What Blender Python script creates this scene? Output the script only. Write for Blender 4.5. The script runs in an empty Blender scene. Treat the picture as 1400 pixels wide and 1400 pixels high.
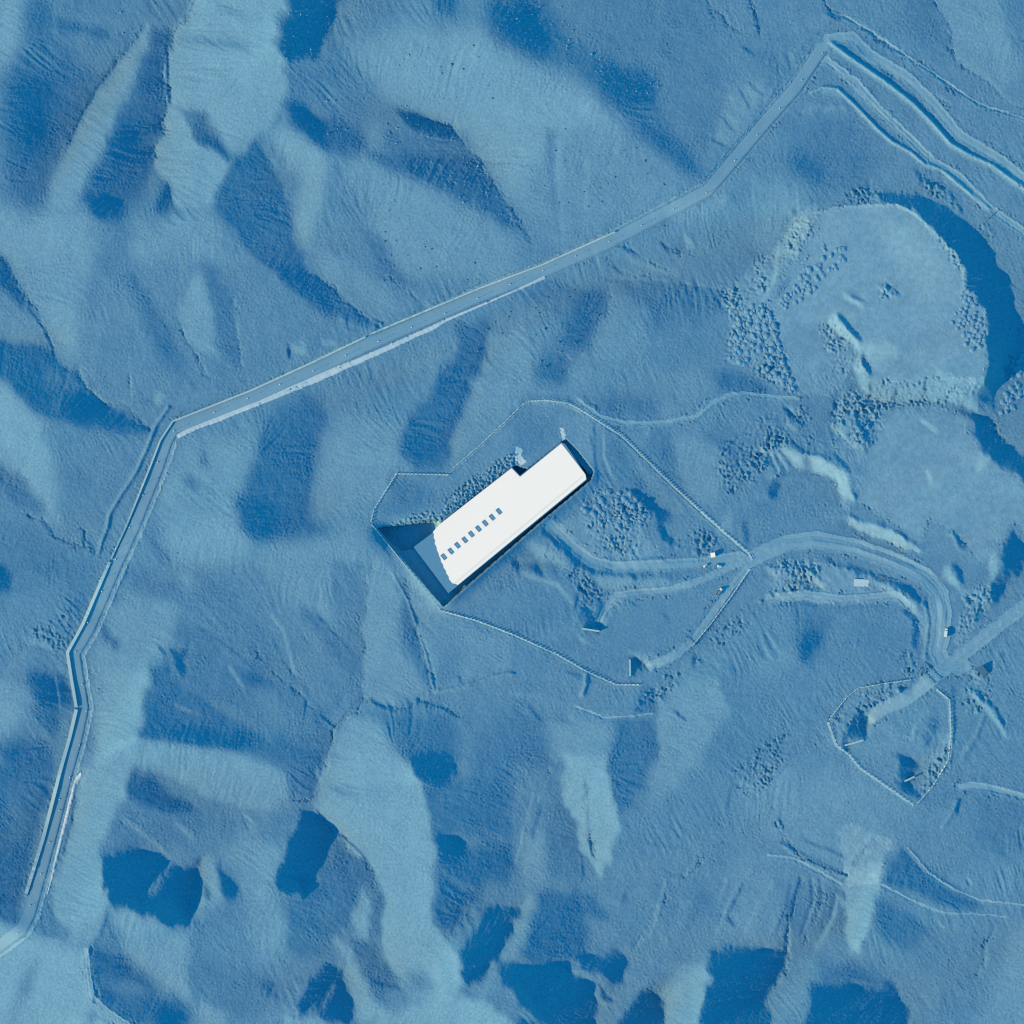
import bpy, bmesh, math, random
import numpy as np
from mathutils import Vector

# ---------------------------------------------------------------- camera, sky, sun, exposure
S = 0.6                                   # metres per photograph pixel (1400 px wide)
SUN_EL = 24.0
UX, UY = -0.906, 0.423                    # towards the sun, image axes (x right, y down)
sc = bpy.context.scene
C = sc.collection
CAM_H = 20000.0
cam = bpy.data.objects.new("camera", bpy.data.cameras.new("camera"))
C.objects.link(cam)
cam.location = (0, 0, CAM_H)
cam.data.sensor_width = 36.0
cam.data.lens = 36.0 * CAM_H / (1400 * S)
cam.data.clip_start = 1000.0
cam.data.clip_end = 60000.0
sc.camera = cam

az = math.atan2(UX, -UY)                  # compass angle of the sun from +Y, clockwise
sun = bpy.data.objects.new("sun", bpy.data.lights.new("sun", 'SUN'))
C.objects.link(sun)
sun.data.energy = 4.6
sun.data.angle = math.radians(0.5)
sun.data.color = (0.99, 0.75, 0.345)
sv = Vector((UX * math.cos(math.radians(SUN_EL)), -UY * math.cos(math.radians(SUN_EL)), math.sin(math.radians(SUN_EL))))
sun.rotation_euler = sv.to_track_quat('Z', 'Y').to_euler()

world = bpy.data.worlds.new("World")
sc.world = world
world.use_nodes = True
nt = world.node_tree
bg = nt.nodes["Background"]
sky = nt.nodes.new("ShaderNodeTexSky")
sky.sky_type = 'NISHITA'
sky.sun_disc = False
sky.sun_elevation = math.radians(SUN_EL)
sky.sun_rotation = az
sky.air_density = 1.0
sky.dust_density = 0.0
sky.ozone_density = 6.0
tint = nt.nodes.new("ShaderNodeMixRGB")   # deep blue desert sky, toned like the picture
tint.blend_type = 'MULTIPLY'
tint.inputs[0].default_value = 1.0
tint.inputs[2].default_value = (0.15, 1.86, 1.63, 1)
nt.links.new(sky.outputs[0], tint.inputs[1])
nt.links.new(tint.outputs[0], bg.inputs[0])
bg.inputs[1].default_value = 0.15
sc.view_settings.view_transform = 'Standard'
sc.view_settings.look = 'None'
sc.view_settings.exposure = 0.6
sc.view_settings.gamma = 1.0
sc.cycles.use_denoising = False           # keep the grain of the ground
sc.cycles.filter_width = 1.2
sc.cycles.max_bounces = 4
sc.cycles.diffuse_bounces = 2

# ---------------------------------------------------------------- materials
def material(name, col, var=0.12, scale=0.5, rough=1.0, metal=0.0, bump=0.0, detail=6.0):
    m = bpy.data.materials.new(name)
    m.use_nodes = True
    n = m.node_tree
    b = n.nodes["Principled BSDF"]
    b.inputs["Roughness"].default_value = rough
    b.inputs["Metallic"].default_value = metal
    if "Specular IOR Level" in b.inputs:
        b.inputs["Specular IOR Level"].default_value = 0.0 if rough > 0.85 else 0.3
    geo = n.nodes.new("ShaderNodeNewGeometry")
    tx = n.nodes.new("ShaderNodeTexNoise")
    tx.inputs["Scale"].default_value = scale
    tx.inputs["Detail"].default_value = detail
    tx.inputs["Roughness"].default_value = 0.65
    n.links.new(geo.outputs["Position"], tx.inputs["Vector"])
    mp = n.nodes.new("ShaderNodeMapRange")
    mp.inputs[1].default_value = 0.25; mp.inputs[2].default_value = 0.75
    mp.inputs[3].default_value = 1 - var; mp.inputs[4].default_value = 1 + var
    n.links.new(tx.outputs[0], mp.inputs[0])
    mx = n.nodes.new("ShaderNodeMixRGB"); mx.blend_type = 'MULTIPLY'; mx.inputs[0].default_value = 1
    mx.inputs[1].default_value = (*col, 1)
    n.links.new(mp.outputs[0], mx.inputs[2])
    n.links.new(mx.outputs[0], b.inputs["Base Color"])
    if bump:
        bp = n.nodes.new("ShaderNodeBump"); bp.inputs["Strength"].default_value = bump
        n.links.new(tx.outputs[0], bp.inputs["Height"])
        n.links.new(bp.outputs[0], b.inputs["Normal"])
    return m

GND = (0.101, 0.195, 0.290)
def g(k, sat=1.0):
    m = sum(GND) / 3
    return tuple(min(0.9, (m + (c - m) * sat) * k) for c in GND)
M = dict(
    terrain=material("desert_ground", GND, 0.24, 0.5, detail=10.0),
    road=material("graded_gravel_road", (0.155, 0.245, 0.325), 0.08, 0.8),
    pit=material("shade_lifted_rock", (0.19, 0.36, 0.50), 0.10, 0.5),  # colour raised to brighten the shaded trench round the hall
    fill=material("crushed_fill", (0.138, 0.232, 0.318), 0.20, 0.22, detail=10.0),
    track=material("compacted_dirt", (0.165, 0.262, 0.34), 0.10, 0.6),
    pale=material("pale_crushed_stone", (0.40, 0.42, 0.46), 0.10, 0.9),
    roof=material("white_roof_membrane", (0.91, 0.665, 0.585), 0.008, 0.15),
    seam=material("roof_gutter", (0.80, 0.60, 0.52), 0.02, 0.4),
    slab=material("bare_roof_slab", (0.10, 0.20, 0.30), 0.06, 0.4),
    concrete=material("pale_concrete", (0.30, 0.38, 0.42), 0.10, 1.2),
    dull=material("weathered_concrete", (0.14, 0.24, 0.33), 0.12, 1.0),
    glass=material("skylight_glass", (0.16, 0.26, 0.36), 0.04, 1.0, rough=0.35),
    frame=material("skylight_frame", (0.09, 0.17, 0.27), 0.05, 1.0, rough=0.6),
    earth=material("dumped_earth", g(1.15, 0.92), 0.15, 1.2),
    rock=material("pale_boulder", g(1.5, 0.8), 0.2, 1.5),
    darkrock=material("brown_boulder", g(0.85, 0.9), 0.2, 1.5),
    white=material("white_paint", (0.62, 0.56, 0.54), 0.03, 2.0, rough=0.4),
    tyre=material("tyre_rubber", (0.02, 0.03, 0.04), 0.1, 3.0, rough=0.8),
    window=material("vehicle_glass", (0.03, 0.06, 0.09), 0.05, 3.0, rough=0.15),
    metal=material("galvanised_steel", (0.42, 0.46, 0.48), 0.08, 3.0, rough=0.5),
    dark=material("dark_metal", (0.06, 0.11, 0.17), 0.1, 3.0, rough=0.6),
    lamp=material("lamp_housing", (0.80, 0.72, 0.66), 0.03, 3.0, rough=0.5),
)
# ---------------------------------------------------------------- relief of the hills
# Every facet of the hills as it faces the sun: "P value softness x y x y ..." is an area,
# "L value softness width x y ..." a gully or crest; tiles are 350 px squares read at 4x.
FACETS = """
T 1050 1050
P .7 10 0 0 480 0 800 220 700 330 620 400 420 560 200 480 0 400 -160 200
P .66 10 -200 500 0 440 180 560 60 760 -100 1000 -260 900
T 1050 700
P .64 9 330 1140 500 960 900 960 1000 1200 830 1550 370 1290
T 700 700
P .55 9 0 320 360 420 640 660 880 600 1000 700 700 960 300 860 0 640
T 0 0
P .8 12 -80 -80 150 -80 140 200 60 320 -20 400 -80 420
P .32 8 160 -80 160 60 130 250 50 380 10 600 10 900 40 1080 150 1150 230 1060 300 900 390 750 500 520 600 400 440 350 330 200 300 100 260 -80
P .05 10 90 430 300 440 340 520 250 620 280 720 250 820 130 860 60 680
P .5 8 260 -80 1040 -80 1000 80 960 130 800 130 740 210 640 330 440 350 370 200 340 140 300 40
P .25 4 300 100 450 130 610 170 590 200 430 190 340 160
P .8 3 790 140 830 130 800 260 720 480 640 640 560 850 480 950 400 1130 270 1150 260 1050 340 880 410 730 490 560 620 380 720 250
P .3 6 830 150 950 140 930 230 910 400 930 560 880 690 860 860 860 930 790 1000 700 1120 680 1220 570 1220 480 1170 450 1080 500 970 590 830 640 660 720 490 800 260
P .08 9 660 680 740 660 760 850 640 900 600 1000 620 760
P .02 4 470 1080 650 1060 640 1160 590 1210 530 1200
P .9 2.5 1050 -80 1550 -80 1520 150 1480 250 1560 330 1560 560 1400 760 1280 860 1180 800 1090 640 930 560 910 400 930 230 960 150 1020 100
L .65 4 45 1000 210 1350 260
L .65 4 30 1200 30 1330 90
L .78 5 30 950 450 1250 400
P .9 2 930 560 985 600 1080 760 1270 890 1160 1080 1040 1150 940 1130 870 960 855 850 880 700
P .45 4 980 600 1100 610 1200 740 1270 850 1230 860 1120 790 1060 690
P .22 3 1080 720 1180 780 1250 850 1150 800
P .22 4 880 1000 930 1040 960 1140 900 1190 850 1170 860 1060
P .85 12 -80 1150 150 1180 300 1150 480 1190 560 1260 520 1400 480 1500 -80 1500
P .75 10 700 1210 1150 1130 1250 1400 700 1450
P .3 2.5 1280 890 1400 760 1430 800 1480 900 1560 1050 1610 1200 1640 1380 1730 1510 1840 1600 1960 1710 2080 1770 1960 1780 1850 1740 1720 1670 1580 1550 1400 1410 1300 1290 1170 1120
P .12 7 1200 1150 1300 1280 1440 1400 1560 1450 1640 1430 1730 1540 1840 1640 1760 1680 1600 1560 1400 1400 1250 1250
T 350 0
P .55 10 490 -80 950 -80 950 100 760 100 700 200 500 180
P .03 3 200 -80 500 -80 430 60 390 170 350 260 320 340 220 340 140 300 130 220 150 150 180 60
P .45 6 390 200 500 220 480 290 380 330
P .2 6 960 -80 1120 -80 1110 50 1060 100 990 80
P .86 12 460 300 760 200 1000 160 1200 150 1310 260 1430 330 1570 390 1800 500 2000 720 1900 760 1700 1000 1400 1100 1250 870 1100 700 960 650 820 590 700 560 600 400
P .52 10 240 380 500 330 600 480 700 560 620 700 560 700 420 660 200 540
P .1 4 170 560 260 590 400 680 430 720 420 800 400 840 340 800 250 730 180 660
P .32 6 380 640 600 720 620 820 540 860 420 850
P .68 6 600 700 680 680 720 760 640 800
P .42 5 700 700 900 740 1120 740 1200 850 1000 840 700 840
P .12 3 750 600 870 610 960 660 1060 700 1100 740 1000 740 900 730 820 680
P .26 4 600 840 850 840 1170 850 1250 920 1330 1040 1400 1180 1440 1260 1400 1250 1280 1190 1120 1090 1000 1040 850 980 720 920
P .88 7 30 720 200 700 330 800 400 870 400 1000 330 1200 280 1400 220 1200 240 950 100 800
P .74 10 420 880 620 870 850 1000 1130 1130 1280 1210 1380 1290 1400 1500 750 1500 640 1200 500 1000
P .5 12 400 900 470 1000 560 1200 520 1250 440 1100
P .38 6 540 1200 640 1290 730 1400 800 1550 720 1500 620 1350
T 700 0
P .36 8 -100 -80 130 -80 250 60 300 180 420 260 640 330 820 400 800 520 900 700 1000 830 1060 960 1030 1010 940 960 860 900 700 760 600 640 480 520 400 420 280 350 170 340 30 260 -60 220 -140 150
P .08 9 -110 20 60 10 200 150 240 260 160 320 60 250 -60 170
P .12 9 430 420 560 390 780 400 790 480 740 580 620 590 520 500
P .25 7 640 680 760 700 920 780 1030 960 940 950 760 800
P .5 12 300 -80 1050 -80 1100 60 1150 220 1180 400 1150 600 1100 800 1000 820 900 700 820 560 820 420 640 330 420 250
P .68 10 250 700 600 700 900 920 1050 1010 700 1180 300 1330 80 1300 20 1100
L .5 5 34 210 720 220 900 250 1100 260 1280
L .85 4 26 260 760 250 950 270 1130 280 1260
L .85 3 14 410 860 410 1150
L .35 2 24 0 1130 40 1220 90 1320
P .6 4 1080 -20 1350 -20 1350 180 1180 120
L .15 1 12 1300 0 1335 60 1340 130 1352 170
L .2 1 14 1270 260 1320 300
P .7 4 1180 480 1330 430 1400 500 1300 650 1180 800 1100 780
L .2 1 14 600 1350 680 1390
L .2 1 16 830 1340 850 1360 920 1370
L .85 3 50 880 1190 1050 1140 1160 1090
T 1050 0
P .42 12 100 700 350 620 560 780 600 900 500 1080 350 1100 180 980
P .2 9 120 830 250 880 310 1010 230 1020 150 950
P .7 12 -80 1000 180 1000 330 1100 200 1200 100 1350 -80 1350
P .45 9 700 -60 910 -60 960 200 1000 330 880 340 800 150
P .72 4 920 -60 1250 -60 1300 200 1400 350 1300 480 1100 380 1030 320 980 150
P .45 12 1290 -60 1480 -60 1480 200 1350 120
P .45 10 -40 250 80 250 60 400 -20 450
L .1 1.5 26 330 70 400 90
L .35 1 9 400 90 520 150 620 240 800 320 900 400 1000 480 1130 560 1260 610 1400 640
L .35 1 9 960 100 1000 160 1000 250 1030 350 1100 380
L .85 2 10 1100 370 1180 400 1250 480 1330 570 1400 590
L .3 2 14 480 240 580 330 680 430
P .88 3 60 1400 130 1290 190 1180 250 1140 240 1200 180 1340 130 1420
T 0 350
P .22 4 -80 -60 0 0 60 80 130 180 200 340 180 340 90 260 0 180 -80 120
P .68 6 0 190 150 320 280 480 180 460 -80 450 -80 190
P .82 11 60 20 480 0 440 200 420 420 450 700 560 780 430 620 320 480 200 330 130 180
P .55 10 560 420 640 430 720 650 710 780 650 720 590 560
P .36 6 680 60 760 130 860 260 920 400 1000 560 1040 700 900 600 820 450 740 260
P .4 5 1100 30 1200 60 1270 220 1310 480 1330 620 1220 560 1180 350 1140 200
P .76 3 1030 120 1000 250 990 320 1040 480 1180 560 1150 300 1110 100
L .3 1.5 12 1000 430 1060 530 1150 680
P .14 3.5 -80 460 60 470 200 480 290 550 440 640 500 740 560 790 600 850 740 900 830 960 780 980 640 970 500 950 350 900 240 890 200 880 130 800 60 720 -20 640 -80 600
P .36 5 240 580 430 650 480 740 380 750 240 720
P .4 4 290 780 370 740 330 830 230 890
P .02 3 340 830 420 760 500 760 570 810 580 900 480 920 360 880
P .86 7 -80 690 0 700 110 800 220 890 270 1000 310 1200 330 1500 250 1450 150 1250 0 1120 -80 1080
P .55 12 280 900 500 960 800 1000 720 1180 640 1340 560 1450 350 1450 330 1150
P .4 7 360 1100 480 1220 560 1290 560 1330 440 1260
P .4 5 -80 1130 0 1150 130 1250 220 1350 260 1420 150 1400 0 1270 -80 1200
L .8 1 12 440 620 480 720 580 800 720 800
L .15 1 12 740 870 770 920 810 950
P .7 8 1000 1000 1390 1000 1390 1400 850 1400 900 1200
P .4 4 1080 1040 1180 1130 1160 1160 1110 1110
P .4 4 990 1180 1090 1280 1060 1290 1010 1230
P .9 2 850 750 930 770 920 800 840 820
T 350 350
P .74 7 300 0 480 0 460 150 560 310 440 200
P .7 8 470 60 620 120 760 250 700 330 560 300
P .42 6 640 -60 760 60 840 170 920 230 860 220 740 140
P .24 6 130 800 300 760 380 830 380 960 330 1110 320 1270 300 1400 330 1480 430 1490 360 1540 200 1550 100 1560 0 1570 -60 1540 -100 1450 -90 1330 -30 1200 0 1060 60 900
P .08 6 -70 1340 140 1350 130 1450 100 1550 0 1560 -70 1500
P .5 14 420 700 800 640 900 760 760 880 500 860
P .7 9 400 900 760 890 790 1150 740 1250 640 1400 340 1400 330 1180 370 1000
P .24 4 1100 400 1290 340 1280 430 1240 560 1170 760 1060 1020 1030 1160 880 1170 800 1080 800 980 860 880 980 720 1080 560
P .12 6 810 950 960 980 980 1100 880 1130 800 1050
P .68 3 1290 440 1500 400 1500 750 1060 1140 1070 1020 1180 760 1250 540
P .4 7 780 1210 900 1250 960 1320 920 1400 700 1450 650 1420
P .05 1 560 365 680 370 690 390 600 390
P .9 1.5 190 480 260 490 280 540 200 520
L .05 1 12 175 490 180 550
T 700 350
P .42 5 0 180 200 130 510 160 530 280 460 400 410 530 330 600 270 700 130 680 140 560 280 420 200 300
P .26 5 330 200 500 200 500 300 440 400 400 520 320 500 300 400
P .28 5 150 590 310 560 290 680 170 690
P .64 8 560 200 700 320 760 480 620 560 500 600 350 720 280 720 340 600 430 500 480 380
P .4 5 560 140 900 130 1160 190 1170 300 900 420 780 430 700 260 600 200
P .5 14 800 400 1160 320 1150 560 900 640 760 560
P .36 7 450 770 800 760 850 800 800 880 640 890 500 860
P .64 8 760 650 950 650 1050 580 1050 750 900 870 820 880
P .32 4 1180 620 1400 700 1400 750 1200 740 1100 760 1130 620
P .34 9 1050 950 1200 1000 1230 1130 1160 1120 1080 1030
P .7 4 880 1000 1050 1000 1190 1130 1150 1250 1110 1380 960 1300 900 1160
P .44 4 750 940 870 960 890 1100 940 1290 850 1200 720 1020
P .44 4 520 1000 640 1060 700 1180 900 1400 700 1300 590 1240 520 1120
P .62 3 640 1080 700 1130 1000 1400 850 1400 720 1250
P .44 8 20 880 200 880 240 960 100 1090 0 1080
P .66 6 250 850 450 900 440 1120 310 1020
P .08 2 620 1260 700 1300 830 1390 900 1440 880 1440 780 1400 680 1340
L .3 1 8 430 1000 460 1150 465 1240
L .3 1.2 10 520 10 560 60 600 100
L .8 2 16 640 20 760 60 900 110
T 1050 350
P .64 4 250 -260 400 -280 700 -288 800 -240 920 -120 1040 0 1080 140 1180 280 1200 400 1190 600 1120 740 850 760 600 740 460 680 320 760 160 760 80 600 40 480 -240 520 -200 380 40 260 180 120
P .58 5 100 300 350 420 420 620 300 760 160 740 70 500
P .72 6 560 -200 760 -200 900 -80 1000 60 1050 200 900 260 700 60
P 0 1 620 -352 720 -340 820 -348 900 -312 1000 -240 1080 -188 1160 -100 1240 -20 1288 80 1332 200 1360 340 1368 480 1360 520 1320 540 1290 640 1240 780 1200 820 1140 760 1188 660 1200 600 1200 480 1200 360 1160 260 1088 140 1048 20 940 -112 820 -232 700 -288 620 -296
P 0 1 1060 862 1150 855 1220 900 1270 1000 1320 1060 1400 1110 1480 1150 1480 1300 1390 1250 1320 1170 1240 1100 1180 1080 1130 1010 1110 920
P .3 2 1150 780 1190 700 1260 760 1240 850 1200 820
P .62 6 600 860 1060 870 1110 1000 1180 1090 1330 1190 1400 1270 1400 1500 1100 1700 700 1500 520 1400 480 1200 600 1050
P 1.1 1.6 520 700 680 710 860 680 970 650 1100 670 1190 660 1130 740 960 790 800 790 680 810 580 770
P .95 2 1000 760 1140 770 1180 850 1060 840
P .55 5 560 830 800 800 1000 840 900 900 600 900
P .98 1.6 330 340 390 335 430 400 500 455 528 500 520 545 500 570 540 620 560 690 640 712 560 780 510 720 470 640 465 580 495 530 470 480 400 440 340 390
L .1 1.0 26 392 325 440 385 505 460
L .15 1.2 22 530 500 520 580 560 640
L .95 2 30 420 215 480 250 510 270
L .15 1.2 20 460 220 510 240
P 1.05 2 200 1090 300 1110 400 1170 460 1250 460 1330 410 1340 390 1260 330 1200 230 1180
P .08 1.5 470 1270 495 1290 480 1330 460 1340
P .3 3 -40 1120 30 1090 100 1190 60 1200
P .05 2 0 1250 60 1230 60 1310 20 1340
L .25 1 14 360 1080 440 1170
P .6 5 330 880 450 820 600 900 580 1020 480 1060 400 980
P .4 4 480 860 560 920 580 990 520 1000
T 0 700
P .45 9 0 30 200 80 300 180 540 230 540 330 400 560 380 640 200 650 -60 500 -60 0
P .25 7 160 280 330 270 320 330 200 350
P .02 3 -60 280 20 290 60 350 70 420 20 430 -60 400
P .28 6 380 540 440 440 480 430 460 540 400 600
P .56 9 0 450 300 400 380 560 300 650 0 700
L .25 1.5 14 230 50 300 140 400 180
L .1 1 12 450 90 460 150 530 220
L .8 1.5 20 160 720 200 710 280 750
P .3 5 150 900 180 1100 300 1250 330 1150 260 900
P .1 5 170 890 300 890 380 960 390 1080 320 1090 250 1050 190 980
P .3 7 30 1230 250 1250 310 1350 300 1420 0 1400
P .08 5 20 1290 120 1300 140 1370 20 1380
P .78 8 -80 900 100 900 130 1050 60 1200 -80 1300
P .76 7 880 0 1290 0 1320 130 1400 170 1300 300 1000 330 900 150
P .74 6 560 560 700 450 960 470 990 560 920 740 850 830 800 960 780 1200 740 1400 480 1400 520 1100 480 850 560 640
P .86 6 560 900 840 820 790 1000 770 1230 740 1400 520 1400 540 1100
P .45 5 760 60 820 70 920 270 860 250
P .3 2.5 830 120 870 180 905 275 860 220
P .42 7 660 300 800 380 1000 420 940 450 760 420
P .36 3 540 600 640 700 640 770 580 690
P .52 12 1080 250 1400 500 1400 900 1000 640 1000 500
P .76 5 980 330 1060 330 1060 390 990 390
P .42 7 1000 600 1100 640 1400 900 1400 1150 1200 1060 1000 930 1040 720 960 700
P .3 3 840 860 900 800 960 900 1000 950 1300 1150 1400 1200 1480 1260 1400 1290 1100 1270 780 1240 780 1180 800 980
P .1 5 790 1150 1000 1140 1400 1250 1300 1310 1050 1270 780 1235
P .05 1.5 920 760 1040 720 1010 830 990 900 960 870
P .82 3.5 780 1260 1050 1280 1250 1330 1400 1350 1530 1400 1580 1500 1590 1570 1400 1640 1300 1620 1100 1540 900 1420 760 1400
P .2 5 730 1400 850 1460 900 1530 1090 1630 1080 1660 900 1640 800 1610 700 1580 690 1500
T 350 700
P .72 10 0 170 420 130 600 100 640 250 590 500 600 700 590 850 500 800 300 700 200 500 50 350
P .52 5 420 250 600 300 600 500 590 800 590 950 480 750 400 500
P .4 6 230 490 330 560 460 720 560 800 560 950 460 850 340 700 250 560
P .42 7 320 800 420 950 470 1000 430 1010 360 900
P .74 1.8 640 250 760 330 820 600 960 960 960 1010 880 1000 800 1060 680 1050 600 990 585 850 600 650 590 500
P .36 6 790 400 850 560 900 700 950 860 965 980 900 900 820 760 790 600
P .68 2 830 430 980 540 1200 640 1400 680 1400 850 1150 930 980 980 930 800 870 600
P .52 11 1000 680 1100 650 1120 800 1050 950 990 960
L .2 1 16 640 1030 700 1070 790 1070 880 1030 1000 1060 1110 1110
L .8 1.5 18 980 980 1100 960 1300 900
P .44 7 -60 580 60 640 130 780 200 920 330 1060 420 1160 400 1250 200 1240 0 1200
P .14 4 -60 860 60 920 130 960 -60 930
P .55 8 0 950 150 1050 350 1200 100 1200 0 1100
P .36 7 0 1230 300 1240 390 1250 380 1400 150 1400 0 1330
L .8 1 14 430 1170 420 1270 380 1380
L .15 1 12 330 1080 390 1150 430 1180
P .86 5 480 1180 560 1100 640 1150 720 1180 730 1280 860 1400 400 1400 430 1250
P .36 7 700 1090 1100 1120 1130 1300 1100 1400 860 1400 740 1250
P .55 8 1130 1080 1400 1100 1400 1400 1150 1400 1140 1250
P .02 2.5 850 1360 900 1320 1060 1320 1090 1360 1100 1400 1060 1490 900 1480 860 1430
T 700 700
P .4 7 0 1080 150 1100 200 1250 220 1400 -250 1400 -250 1250
P .74 7 200 1150 480 1140 540 1200 520 1400 240 1400 210 1250
P .36 4 560 1150 760 1120 800 1200 800 1300 770 1400 500 1400 550 1300
P .76 2 800 1030 960 930 1120 880 1150 1050 1200 1100 1100 1230 1000 1400 790 1400 800 1180
P .5 14 1150 1150 1400 1000 1400 1400 1000 1400
P .3 3 700 950 780 980 790 1090 650 1090
P 0 1.2 160 90 200 130 300 200 400 280 500 320 640 340 760 345 830 350 760 365 640 362 500 350 400 325 330 260 230 190 160 120
P .25 1.5 830 350 990 360 830 362
P .85 3 40 160 120 150 260 230 330 320 260 320 160 260
P .9 3 440 350 640 365 830 365 990 370 820 420 660 420 560 440 480 400
P .08 1.5 780 0 850 10 860 100 890 180 870 195 820 140 800 60
P .05 1.5 0 260 40 270 40 330 0 320
P .08 1.5 90 280 130 270 165 350 110 330
P .45 4 160 270 350 330 370 400 200 340
L .2 1 12 365 410 345 520
L .85 2 20 60 340 250 400 330 500
P .05 1.5 980 790 1030 800 1020 840 990 840
P .05 1.2 630 490 680 482 700 495 660 505
P .05 1.2 825 585 850 572 852 600
T 1050 700
P .56 8 0 560 350 540 700 530 800 640 790 760 750 880 600 900 450 950 300 1100 100 1000 0 1000
P .4 7 100 540 360 540 350 600 290 700 180 700
P .06 6 170 700 290 640 260 740 220 820 180 800
P .68 8 -40 740 100 720 120 800 80 880 -40 900
P .5 8 460 560 780 640 780 760 720 870 500 880
P 0 1 1330 110 1370 140 1400 180 1450 200 1440 270 1330 370 1270 450 1210 530 1230 400 1270 310 1290 180
P .95 2 1210 260 1250 240 1250 380 1215 330
P .02 1 450 0 560 45 540 50 470 35
P .02 1 590 40 640 60 640 100 600 80
P .05 1 680 100 780 150 830 190 790 185 680 120
P 1.05 1.5 440 40 580 60 700 120 830 200 840 235 720 190 600 130 470 90
P .05 1.2 990 100 1080 180 1060 195 1010 150
P .9 2 975 110 1060 195 1050 210 960 130
P .05 1.2 1010 270 1060 330 1080 390 1050 370 1020 310
P 1.0 2 960 310 1000 300 1050 380 1070 420 1040 430 990 370
P .12 1.5 1140 520 1190 570 1140 600
P .05 1.2 280 250 400 275 520 310 680 360 690 375 560 345 420 300 290 265
P .05 1.5 690 375 780 420 870 490 870 520 760 460 690 400
P .05 1.5 740 530 800 580 830 660 820 760 800 720 800 640 770 570
P .9 2 560 350 700 420 800 510 860 740 830 620 760 530 660 450
P .05 1 165 420 300 432 300 440 170 432
L .95 2 30 200 320 300 400
L .85 1.5 30 0 320 60 330
P .5 4 850 780 900 730 1000 820 1250 640 1400 480 1400 640 1150 800 960 960
L .3 1 9 890 330 960 410 990 500 980 600
L .85 2 16 1100 870 1150 930
L .8 2 14 1230 850 1260 740 1380 650
L .9 1.5 26 1120 1000 1200 1060 1260 1150 1310 1220
L .12 1.2 14 1150 1000 1240 1070 1290 1160
P .8 2 440 1270 500 1240 520 1290 430 1310
P .02 1.2 690 1470 800 1500 830 1520 825 1570 760 1540
P .4 3 700 930 790 930 760 1000 720 980
P .85 3 950 1270 990 1170 990 1320 930 1420 830 1500 840 1440
P .35 3 880 1120 940 1050 930 1180 860 1280 850 1240
T 0 1050
P .28 5 -80 -30 290 -30 280 100 220 280 170 480 120 700 80 860 0 830 -80 830
P .38 7 20 150 160 130 180 330 60 420
P .88 3 440 0 720 0 700 80 690 150 600 330 550 430 540 500 560 640 590 730 580 850 500 960 380 960 400 900 260 760 300 600 380 380 420 200
P .5 3 250 770 290 770 370 940 160 880 200 830
P .98 5 -80 840 20 850 90 900 150 920 370 950 490 1000 500 1200 520 1280 700 1420 700 1480 -80 1480
P .6 7 60 1400 110 1150 210 1040 190 1150 110 1350
P .55 3 430 1400 520 1310 620 1400
P .5 5 640 180 900 250 1080 280 1370 260 1300 380 1200 430 1100 480 900 470 720 430 580 480 560 440 600 330
L .75 2 20 680 280 780 360 900 460
L .75 2 20 960 300 1050 380
P 0 1.3 550 480 700 450 830 470 910 500 870 580 770 720 780 800 640 740 570 690 555 600
P 0 1.3 1090 480 1100 500 1080 600 1050 720 1035 850 960 870 880 840 780 780 800 720 870 640 920 540 1000 560
L .38 2 22 910 520 870 580 830 660 775 730
P .86 5 590 740 770 800 900 870 1040 880 1060 960 1030 1280 950 1230 800 1090 680 1020 640 900
P .82 5 1100 480 1200 500 1230 640 1220 740 1130 790 1050 830 1060 720
P .1 2.5 1205 500 1240 560 1300 660 1280 720 1230 720 1210 620
P .22 2.5 1110 640 1150 700 1140 740 1110 710
P .75 7 1230 480 1300 380 1400 330 1400 620 1340 620 1280 560
P .62 9 1050 880 1400 700 1400 1100 1060 1050
P .3 5 500 960 620 1030 800 1150 850 1180 880 1240 1040 1290 1030 1400 700 1400 560 1290 520 1220 500 1100
P .58 6 540 1150 720 1160 800 1230 700 1240 550 1200
P .04 5 860 1290 960 1290 1030 1370 1030 1480 860 1480
P .46 9 1040 1040 1400 1080 1400 1300 1280 1400 1050 1280
P .8 5 1100 1300 1250 1330 1200 1460 1060 1460
T 350 1050
P .4 4 180 0 340 0 320 80 270 200 200 180
P .76 5 -60 380 130 420 150 500 70 640 0 620
P .76 7 -60 600 130 680 170 850 150 1000 0 1010 -60 900
P .36 5 900 100 1400 -20 1400 380 980 370 940 230
P .4 4 400 370 520 450 620 530 640 640 580 650 530 850 440 960 330 1050 200 1040 170 800 280 650 380 560
P .9 2.5 330 60 380 -60 830 -30 900 90 930 200 950 350 990 480 985 650 970 800 1010 930 1090 990 1120 1100 1110 1240 870 1280 780 1160 720 1080 680 900 710 780 690 680 650 620 620 520 520 450 400 330 320 200
L .72 5 50 380 90 560 150 800 100
P 0 1.3 250 240 310 250 400 350 380 430 380 500 300 590 180 600 260 640 240 700 130 660 100 620 130 550 180 420 200 330
P .82 3 580 660 620 720 620 950 560 960 520 850
P .42 3 640 650 700 740 690 880 640 950 620 800
P .84 4 430 930 500 960 560 1100 650 1250 720 1330 650 1400 540 1400 540 1280 490 1100
P .38 5 500 940 620 960 700 1060 760 1180 700 1290 600 1150 520 1000
L .12 1.5 18 640 1170 700 1190 780 1200
P .6 5 780 1160 900 1100 1000 1180 870 1280
P 0 1.3 380 1060 470 1110 480 1190 530 1260 500 1400 400 1390 380 1380 340 1360 330 1320 250 1360 230 1280 280 1180 360 1090
L .5 2 24 430 1190 380 1270 340 1350
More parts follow.
